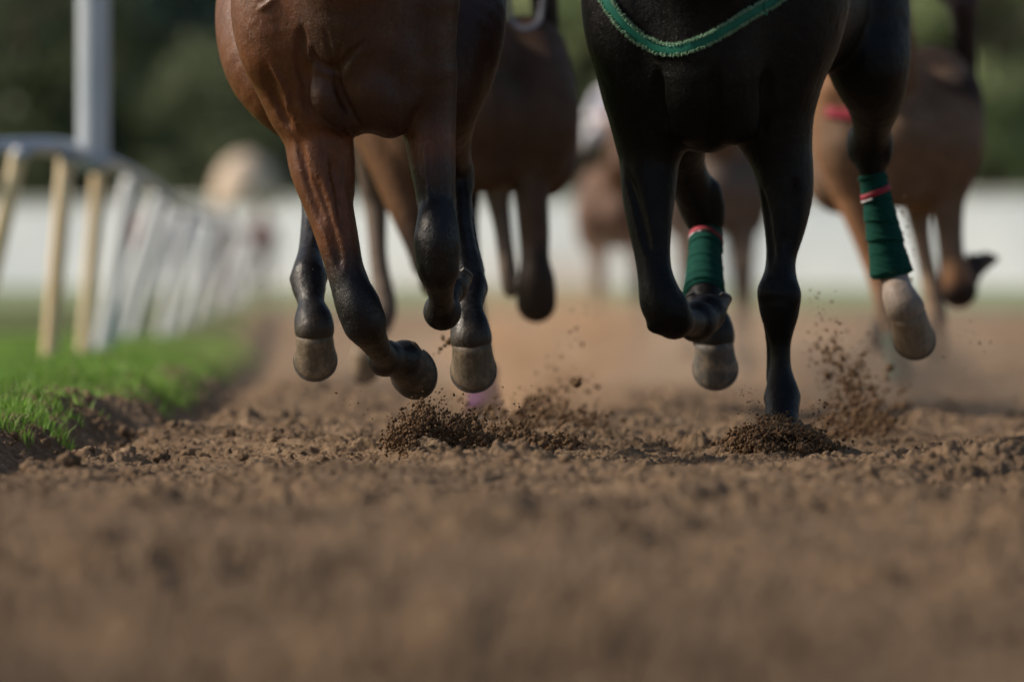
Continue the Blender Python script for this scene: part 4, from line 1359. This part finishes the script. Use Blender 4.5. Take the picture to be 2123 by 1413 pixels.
def fence():
    root = empty('running_rail', (-2.42, 44, 0.12))
    tops = []
    ds = [44.0, 47.6, 52.5, 58.5, 65, 72, 80, 89, 99, 110, 122, 135, 150]
    top_z = 1.25
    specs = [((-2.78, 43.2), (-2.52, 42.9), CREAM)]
    for i, d_ in enumerate(ds):
        x = float(np.interp(d_, FD, FXX))
        x = -2.42 if i < 2 else x + 0.05 * math.sin(i * 4.1)
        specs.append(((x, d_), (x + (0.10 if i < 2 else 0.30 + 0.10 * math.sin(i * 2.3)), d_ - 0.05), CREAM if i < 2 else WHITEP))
    for i, ((bx, by), (tx, ty), m) in enumerate(specs):
        b0 = float(base_h(np.array([bx]), np.array([by]))[0]) - 0.03
        tz = top_z + float(far_rise(np.array([by]))[0]) - 0.004 * max(0, by - 50)
        if i == 0: bx, tx = bx - 0.0, tx + 0.02
        mb = MB()
        P = [(bx + (tx - bx) * q, by + (ty - by) * q, b0 + (tz - b0) * q) for q in (0, .03, .25, .5, .75, .97, 1)]
        mb.tube(P, np.array([0.046, 0.043, 0.043, 0.043, 0.043, 0.043, 0.036]) * (1.0 if i < 3 else 1.25), 16)
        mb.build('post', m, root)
        if i: tops.append((tx, ty, tz + 0.03))
        cap = MB(); cap.tube([(tx, ty, tz - 0.06), (tx + 0.004, ty, tz + 0.005)], [0.044, 0.044], 16)
        cap.build('bracket', RAIL_SKY, root)
    P = [(-4.6, 43.0, 1.22), (-3.6, 42.9, 1.225), (-2.9, 42.9, 1.24), (-2.5, 43.2, 1.265)] + tops
    Q = []
    for a, b_ in zip(P[:-1], P[1:]):
        for q in range(4):
            t_ = q / 4
            Q.append([a[j] + (b_[j] - a[j]) * t_ for j in range(3)])
    Q.append(list(P[-1])); Q = np.array(Q)
    for _ in range(3): Q[1:-1] = .25 * Q[:-2] + .5 * Q[1:-1] + .25 * Q[2:]
    mb = MB(); mb.tube(Q[:21], 0.045, 16)
    mb.build('rail', RAIL_SKY, root)
    mb = MB(); mb.tube(Q[20:], 0.034, 16)
    mb.build('rail', WHITEP, root)
    tag(root, 'white running rail on leaning posts curving away along the grass verge', 'running rail')
    # pole standing on the rail
    w = W3(194, 322, 44.4)
    pr = empty('marker_pole', tuple(w))
    mb = MB(); mb.tube([(w[0], w[1], w[2] - .0), (w[0], w[1], w[2] + .02), (w[0], w[1], w[2] + 1.2), (w[0], w[1], w[2] + 2.6)], [0.084, 0.084, 0.084, 0.082], 24)
    mb.build('shaft', POLE_SHADED, pr)
    mb = MB(); mb.tube([(w[0], w[1], w[2] - .10), (w[0], w[1], w[2] - .03), (w[0], w[1], w[2] + .0)], [0.06, 0.10, 0.10], 20)
    mb.build('clamp', RAIL_SKY, pr)
    mb = MB(); mb.tube([(w[0], w[1], w[2] + 2.6), (w[0], w[1], w[2] + 2.66), (w[0], w[1], w[2] + 2.72)], [0.09, 0.09, 0.03], 20)
    mb.build('cap', RAIL_SKY, pr)
    tag(pr, 'tall pale round pole rising from the near corner of the running rail', 'pole')


fence()


# ------------------------------------------------------------------ far wall, people, parasol
WROT = -0.62    # the wall runs obliquely, its face turned towards the sun


def wall():
    root = empty('boundary_wall', (0, 205, 0.72))
    mb = MB(); mb.box((0, 205, 0.72 + 0.98), (240, 0.22, 2.36), WROT)
    mb.build('wall_face', WALLW, root, False)
    mb = MB(); mb.box((0, 205, 0.72 + 2.22), (240.4, 0.36, 0.12), WROT)
    mb.build('coping', flat('coping_grey', (0.5, 0.5, 0.5)), root, False)
    for i in range(-20, 21):
        q = MB(); q.box((i * 6.0 * math.cos(WROT) - .14 * math.sin(-WROT), 205 + i * 6.0 * math.sin(WROT) - .14 * math.cos(WROT), 0.72 + 1.0), (0.3, 0.06, 2.3), WROT)
        q.build('pier', WALLW, root, False)
    tag(root, 'long white boundary wall crossing the whole background', 'wall')


wall()


def person_far(px, d, coats, label, zb, h=1.72):
    x = (px - HX) * d / FPX
    top, leg = coats
    SK = (0.45, 0.3, 0.22); HR = (0.03, 0.02, 0.015)
    m, t, b = mat('clothes_' + str(px), rough=0.8)
    at = t.nodes.new('ShaderNodeAttribute'); at.attribute_name = 'coat'
    t.links.new(at.outputs[0], b.inputs['Base Color'])
    S = Sculpt((x - .5, d - .4, zb - .02), (x + .5, d + .4, zb + h + .08), 0.018)
    c = lambda a, b_, ra, rb, ca, cb=None, k=.03: S.cone((x + a[0], d + a[1], zb + a[2] * h / 1.72), (x + b_[0], d + b_[1], zb + b_[2] * h / 1.72), ra, rb, k, .8, False, ca, cb)
    c((0, 0, .95), (0, 0, 1.15), .15, .14, leg, top); c((0, 0, 1.15), (0, 0, 1.36), .15, .17, top)
    c((0, 0, 1.42), (0, 0, 1.5), .06, .055, SK); c((0, -.01, 1.58), (0, -.01, 1.64), .085, .09, SK, HR)
    c((0, -.09, 1.58), (0, -.10, 1.57), .02, .018, SK, SK, .01)
    for q in (-1, 1):
        c((q * .09, 0, .92), (q * .10, -.02, .5), .09, .06, leg); c((q * .10, -.02, .5), (q * .11, .02, .09), .06, .045, leg)
        c((q * .11, .02, .05), (q * .12, -.12, .04), .045, .04, HR, HR)
        c((q * .20, 0, 1.36), (q * .25, .02, 1.08), .055, .045, top); c((q * .25, .02, 1.08), (q * .24, -.10, .86), .042, .032, top, SK)
        c((q * .24, -.10, .84), (q * .24, -.13, .77), .04, .025, SK, SK, .01)
    root = empty('person', (x, d, zb))
    link('body', S.mesh('body', top, 2), m, root)
    return tag(root, label, 'person', 'spectators far behind the rail')


ZB = float(far_rise(np.array([150.0]))[0])
person_far(350, 150, ((0.70, 0.68, 0.82), (0.5, 0.5, 0.6)), 'far spectator in lilac white top, leftmost of the blurred group', ZB)
person_far(300, 150.5, ((0.22, 0.05, 0.06), (0.1, 0.08, 0.08)), 'far spectator in dark red beside the leaning white posts', ZB)
person_far(405, 149, ((0.74, 0.74, 0.84), (0.65, 0.65, 0.7)), 'far spectator in pale lilac shirt between the posts and the parasol', ZB)
person_far(545, 150, ((0.20, 0.06, 0.07), (0.12, 0.06, 0.07)), 'far spectator in maroon standing under the cream parasol', ZB)
person_far(460, 151, ((0.24, 0.10, 0.09), (0.2, 0.08, 0.08)), 'far spectator in rusty brown left of the parasol pole', ZB)


def parasol():
    x, y = (508 - HX) * 149 / FPX, 149.3
    root = empty('parasol', (x, y, ZB))
    mb = MB(); mb.tube([(x, y, ZB), (x, y, ZB + 2.63)], 0.03, 10); mb.build('pole', WHITEP, root)
    V = []; F = []
    n, k = 24, 10
    for i in range(k + 1):
        a = i / k * math.pi * 0.5
        for j in range(n):
            th = 2 * math.pi * j / n
            sc = 1 - 0.03 * (math.cos(th * 8) * 0.5 + 0.5) * (i / k)
            r = 0.62 * math.sin(a) * sc
            V.append((x + r * math.cos(th), y + r * math.sin(th), ZB + 1.72 + 0.95 * math.cos(a)))
    for i in range(k):
        for j in range(n):
            q = (j + 1) % n
            F.append((i * n + j, i * n + q, (i + 1) * n + q, (i + 1) * n + j))
    mb = MB(); mb.add(V, F)
    o = mb.build('canopy', flat('cream_cloth', (0.60, 0.48, 0.38)), root)
    sm = o.modifiers.new('s', 'SOLIDIFY'); sm.thickness = 0.01
    mb = MB()
    for j in range(8):
        th = 2 * math.pi * j / 8
        mb.tube([(x, y, ZB + 2.1), (x + .5 * math.cos(th), y + .5 * math.sin(th), ZB + 1.9)], 0.008, 5)
    mb.build('ribs', WHITEP, root)
    tag(root, 'cream domed parasol standing among the far spectators', 'parasol')


parasol()


# ------------------------------------------------------------------ trees beyond the wall
def tree(px, d, h, w, cols, name, label, dens=1.0, low=0.12, group='trees beyond the white wall'):
    g = np.random.default_rng(int(abs(px * 7 + d)))
    x = (px - HX) * d / FPX
    z0 = 0.7
    root = empty(name, (x, d, z0))
    mb = MB()
    lean = g.normal(size=2) * 0.25
    P = [(x, d, z0 - .1), (x + lean[0] * .3, d + lean[1] * .3, z0 + h * .25), (x + lean[0], d + lean[1], z0 + h * .55), (x + lean[0] * 1.3, d + lean[1], z0 + h * .9)]
    mb.tube(P, [w * .055, w * .04, w * .028, w * .008], 10)
    for i in range(9):
        f = g.uniform(.2, .8); th = g.uniform(0, 6.28)
        b0 = np.array(P[0]) + (np.array(P[3]) - np.array(P[0])) * f
        L_ = w * g.uniform(.28, .45)
        b1 = b0 + (math.cos(th) * L_, math.sin(th) * L_, L_ * g.uniform(.3, .9))
        mb.tube([b0, (b0 + b1) / 2 + (0, 0, .1), b1], [w * .02, w * .013, w * .004], 6)
    mb.build('trunk', BARK, root)
    nc_ = int(46 * dens)
    cl = []
    for i in range(nc_):
        th = g.uniform(0, 6.28); f = low + (1 - low) * g.uniform(0, 1)
        prof = math.sin(math.pi * min(1, max(0.06, (f - low) / (1 - low) * .88 + .1))) ** .6
        rr = w * .5 * prof * g.uniform(.3, 1) ** .6
        cl.append((x + math.cos(th) * rr, d + math.sin(th) * rr, z0 + h * f, w * g.uniform(.09, .19), g.uniform(0, 1)))
    m_ = 150
    V = []; C = []
    for (cx, cy, cz, cr, cc) in cl:
        q = g.normal(size=(m_, 3)); q /= np.linalg.norm(q, axis=1, keepdims=True)
        q = q * (g.uniform(.25, 1, m_) ** .5)[:, None] * cr * (1.1, 1.1, .8) + (cx, cy, cz)
        a = g.normal(size=(m_, 3)); a /= np.linalg.norm(a, axis=1, keepdims=True)
        b_ = np.cross(a, g.normal(size=(m_, 3))); b_ /= np.linalg.norm(b_, axis=1, keepdims=True)
        s_ = g.uniform(.10, .24, m_)[:, None] * (h / 12)
        V.append(np.stack([q - a * s_, q + b_ * s_ * .55, q + a * s_, q - b_ * s_ * .55], 1))
        col = np.array(cols[0]) * (1 - cc) + np.array(cols[1]) * cc
        C.append(np.repeat((col[None] * g.uniform(.75, 1.25, (m_, 1)))[:, None], 4, 1))
    V = np.concatenate(V).reshape(-1, 3); C = np.concatenate(C).reshape(-1, 3)
    F = np.arange(len(V)).reshape(-1, 4)
    link('crown', npmesh('crown', V, F, False, C), GRASS, root)
    return tag(root, label, name.replace('_', ' '), group)


BARK = noisy('bark', (0.05, 0.038, 0.03), (0.12, 0.09, 0.07), 8, .9, .1)
G1 = ((0.11, 0.14, 0.08), (0.19, 0.22, 0.12))
G2 = ((0.100, 0.170, 0.147), (0.193, 0.264, 0.217))
G3 = ((0.357, 0.323, 0.264), (0.500, 0.474, 0.381))
G4 = ((0.231, 0.303, 0.141), (0.447, 0.483, 0.267))
TR = [
    (40, 226, 12, 7.0, G1, 'green leafy tree at the far left behind the rail pole'),
    (150, 232, 13, 6.0, G1, 'mid green tree directly behind the pale pole'),
    (285, 228, 13, 5.5, G2, 'dark bluish evergreen right of the pale pole'),
    (400, 236, 12, 5.0, G2, 'dark evergreen above the cream parasol'),
    (455, 222, 6.5, 5.0, G1, 'low olive shrub-like tree behind the cream parasol'),
    (560, 230, 11, 5.0, G3, 'grey-brown bare-looking tree left of the bay horse'),
    (700, 232, 12, 6.0, G2, 'dark tree hidden mostly behind the bay horse'),
    (900, 230, 12, 6.0, G1, 'green tree behind the bay and the middle horse'),
    (1060, 234, 12, 6.0, G2, 'dark tree behind the middle brown horse'),
    (1215, 224, 11, 5.5, G4, 'pale olive tree between the middle horse and the black horse'),
    (1380, 232, 12, 6.0, G1, 'green tree behind the black horse\'s chest'),
    (1560, 230, 12, 6.0, G3, 'grey-brown tree behind the black horse\'s right shoulder'),
    (1740, 228, 11, 6.0, G4, 'pale olive tree between the black horse\'s legs'),
    (1900, 232, 12, 6.0, G3, 'grey-brown tree behind the right-hand horse'),
    (2060, 226, 12, 6.0, G4, 'olive green tree at the right edge of the picture'),
    (2160, 232, 13, 7.0, G3, 'grey-brown tree cut by the right edge'),
    (-70, 230, 13, 7.0, G2, 'dark tree cut by the left edge'),
]
for (px, d_, h_, w_, c_, lb) in TR:
    tree(px, d_, h_, w_, c_, 'tree', lb, 1.25, .05)
# dense wood closing the view behind
g = np.random.default_rng(77)
n = 110000
xx = g.uniform(-130, 130, n); zz = 0.5 + 20 * g.uniform(0, 1, n); yy = 262 + g.uniform(-4, 4, n)
a = g.normal(size=(n, 3)); a /= np.linalg.norm(a, axis=1, keepdims=True)
b_ = np.cross(a, g.normal(size=(n, 3))); b_ /= np.linalg.norm(b_, axis=1, keepdims=True)
q = np.stack([xx, yy, zz], -1); s_ = g.uniform(.30, .60, n)[:, None]
V = np.stack([q - a * s_, q + b_ * s_ * .6, q + a * s_, q - b_ * s_ * .6], 1).reshape(-1, 3)
cn = 0.5 + 0.5 * lattice_noise(xx * .16, zz * .22, 91)
col = (np.array((0.12, 0.15, 0.12))[None] * (1 - cn[:, None]) + np.array((0.33, 0.33, 0.27))[None] * cn[:, None])
tag(link('woodland', npmesh('woodland', V, np.arange(n * 4).reshape(-1, 4), False, np.repeat(col, 4, 0)), GRASS),
    'dark mass of woodland closing the view behind the wall', 'woodland', kind='stuff')


# ------------------------------------------------------------------ dust
def dust(c, r, dens, col, label, seed=0.0, scale=3.0):
    m = bpy.data.materials.new('dust')
    m.use_nodes = True
    t = m.node_tree
    for n_ in list(t.nodes):
        if n_.type != 'OUTPUT_MATERIAL': t.nodes.remove(n_)
    v = t.nodes.new('ShaderNodeVolumePrincipled')
    v.inputs['Color'].default_value = (*col, 1)
    v.inputs['Anisotropy'].default_value = 0.2
    tc = t.nodes.new('ShaderNodeTexCoord')
    ln = t.nodes.new('ShaderNodeVectorMath'); ln.operation = 'LENGTH'
    t.links.new(tc.outputs['Object'], ln.inputs[0])
    mr = t.nodes.new('ShaderNodeMapRange'); mr.interpolation_type = 'SMOOTHSTEP'
    mr.inputs[1].default_value = 1.0; mr.inputs[2].default_value = 0.15; mr.inputs[3].default_value = 0; mr.inputs[4].default_value = 1
    t.links.new(ln.outputs['Value'], mr.inputs[0])
    mp = t.nodes.new('ShaderNodeMapping'); mp.inputs['Location'].default_value = (seed, seed * 2, 0)
    t.links.new(tc.outputs['Object'], mp.inputs[0])
    nz = t.nodes.new('ShaderNodeTexNoise'); nz.inputs['Scale'].default_value = scale; nz.inputs['Detail'].default_value = 3
    t.links.new(mp.outputs[0], nz.inputs['Vector'])
    n2 = t.nodes.new('ShaderNodeMapRange'); n2.inputs[1].default_value = 0.42; n2.inputs[2].default_value = 0.72
    t.links.new(nz.outputs['Fac'], n2.inputs[0])
    mm = t.nodes.new('ShaderNodeMath'); mm.operation = 'MULTIPLY'
    t.links.new(mr.outputs[0], mm.inputs[0]); t.links.new(n2.outputs[0], mm.inputs[1])
    m3 = t.nodes.new('ShaderNodeMath'); m3.operation = 'MULTIPLY'; m3.inputs[1].default_value = dens
    t.links.new(mm.outputs[0], m3.inputs[0])
    t.links.new(m3.outputs[0], v.inputs['Density'])
    t.links.new(v.outputs[0], t.nodes['Material Output'].inputs['Volume'])
    V, F = ICO3
    o = link('dust_cloud', npmesh('dust_cloud', V, F), m)
    o.location = c; o.scale = r
    return tag(o, label, 'dust', kind='stuff')


DC = (0.78, 0.60, 0.45)
dust(W3(1120, 800, 31.3), (0.42, 0.7, 0.26), 1.7, (0.78, 0.56, 0.38), 'brown dust drifting up between the bay and the black horse', 1.0, 2.2)
dust(W3(1130, 740, 36.5), (0.60, 1.0, 0.46), 7.0, (0.76, 0.53, 0.35), 'brown dust hanging behind the middle horse', 2.0, 2.0)
dust(W3(1900, 790, 33.5), (0.62, 1.1, 0.36), 4.5, (0.78, 0.58, 0.41), 'brown dust kicked up under the right-hand horse', 4.0, 2.2)
dust(W3(1200, 690, 44.0), (2.9, 4.0, 0.60), 0.5, DC, 'thin dust hanging low over the far track', 7.0, 1.6)
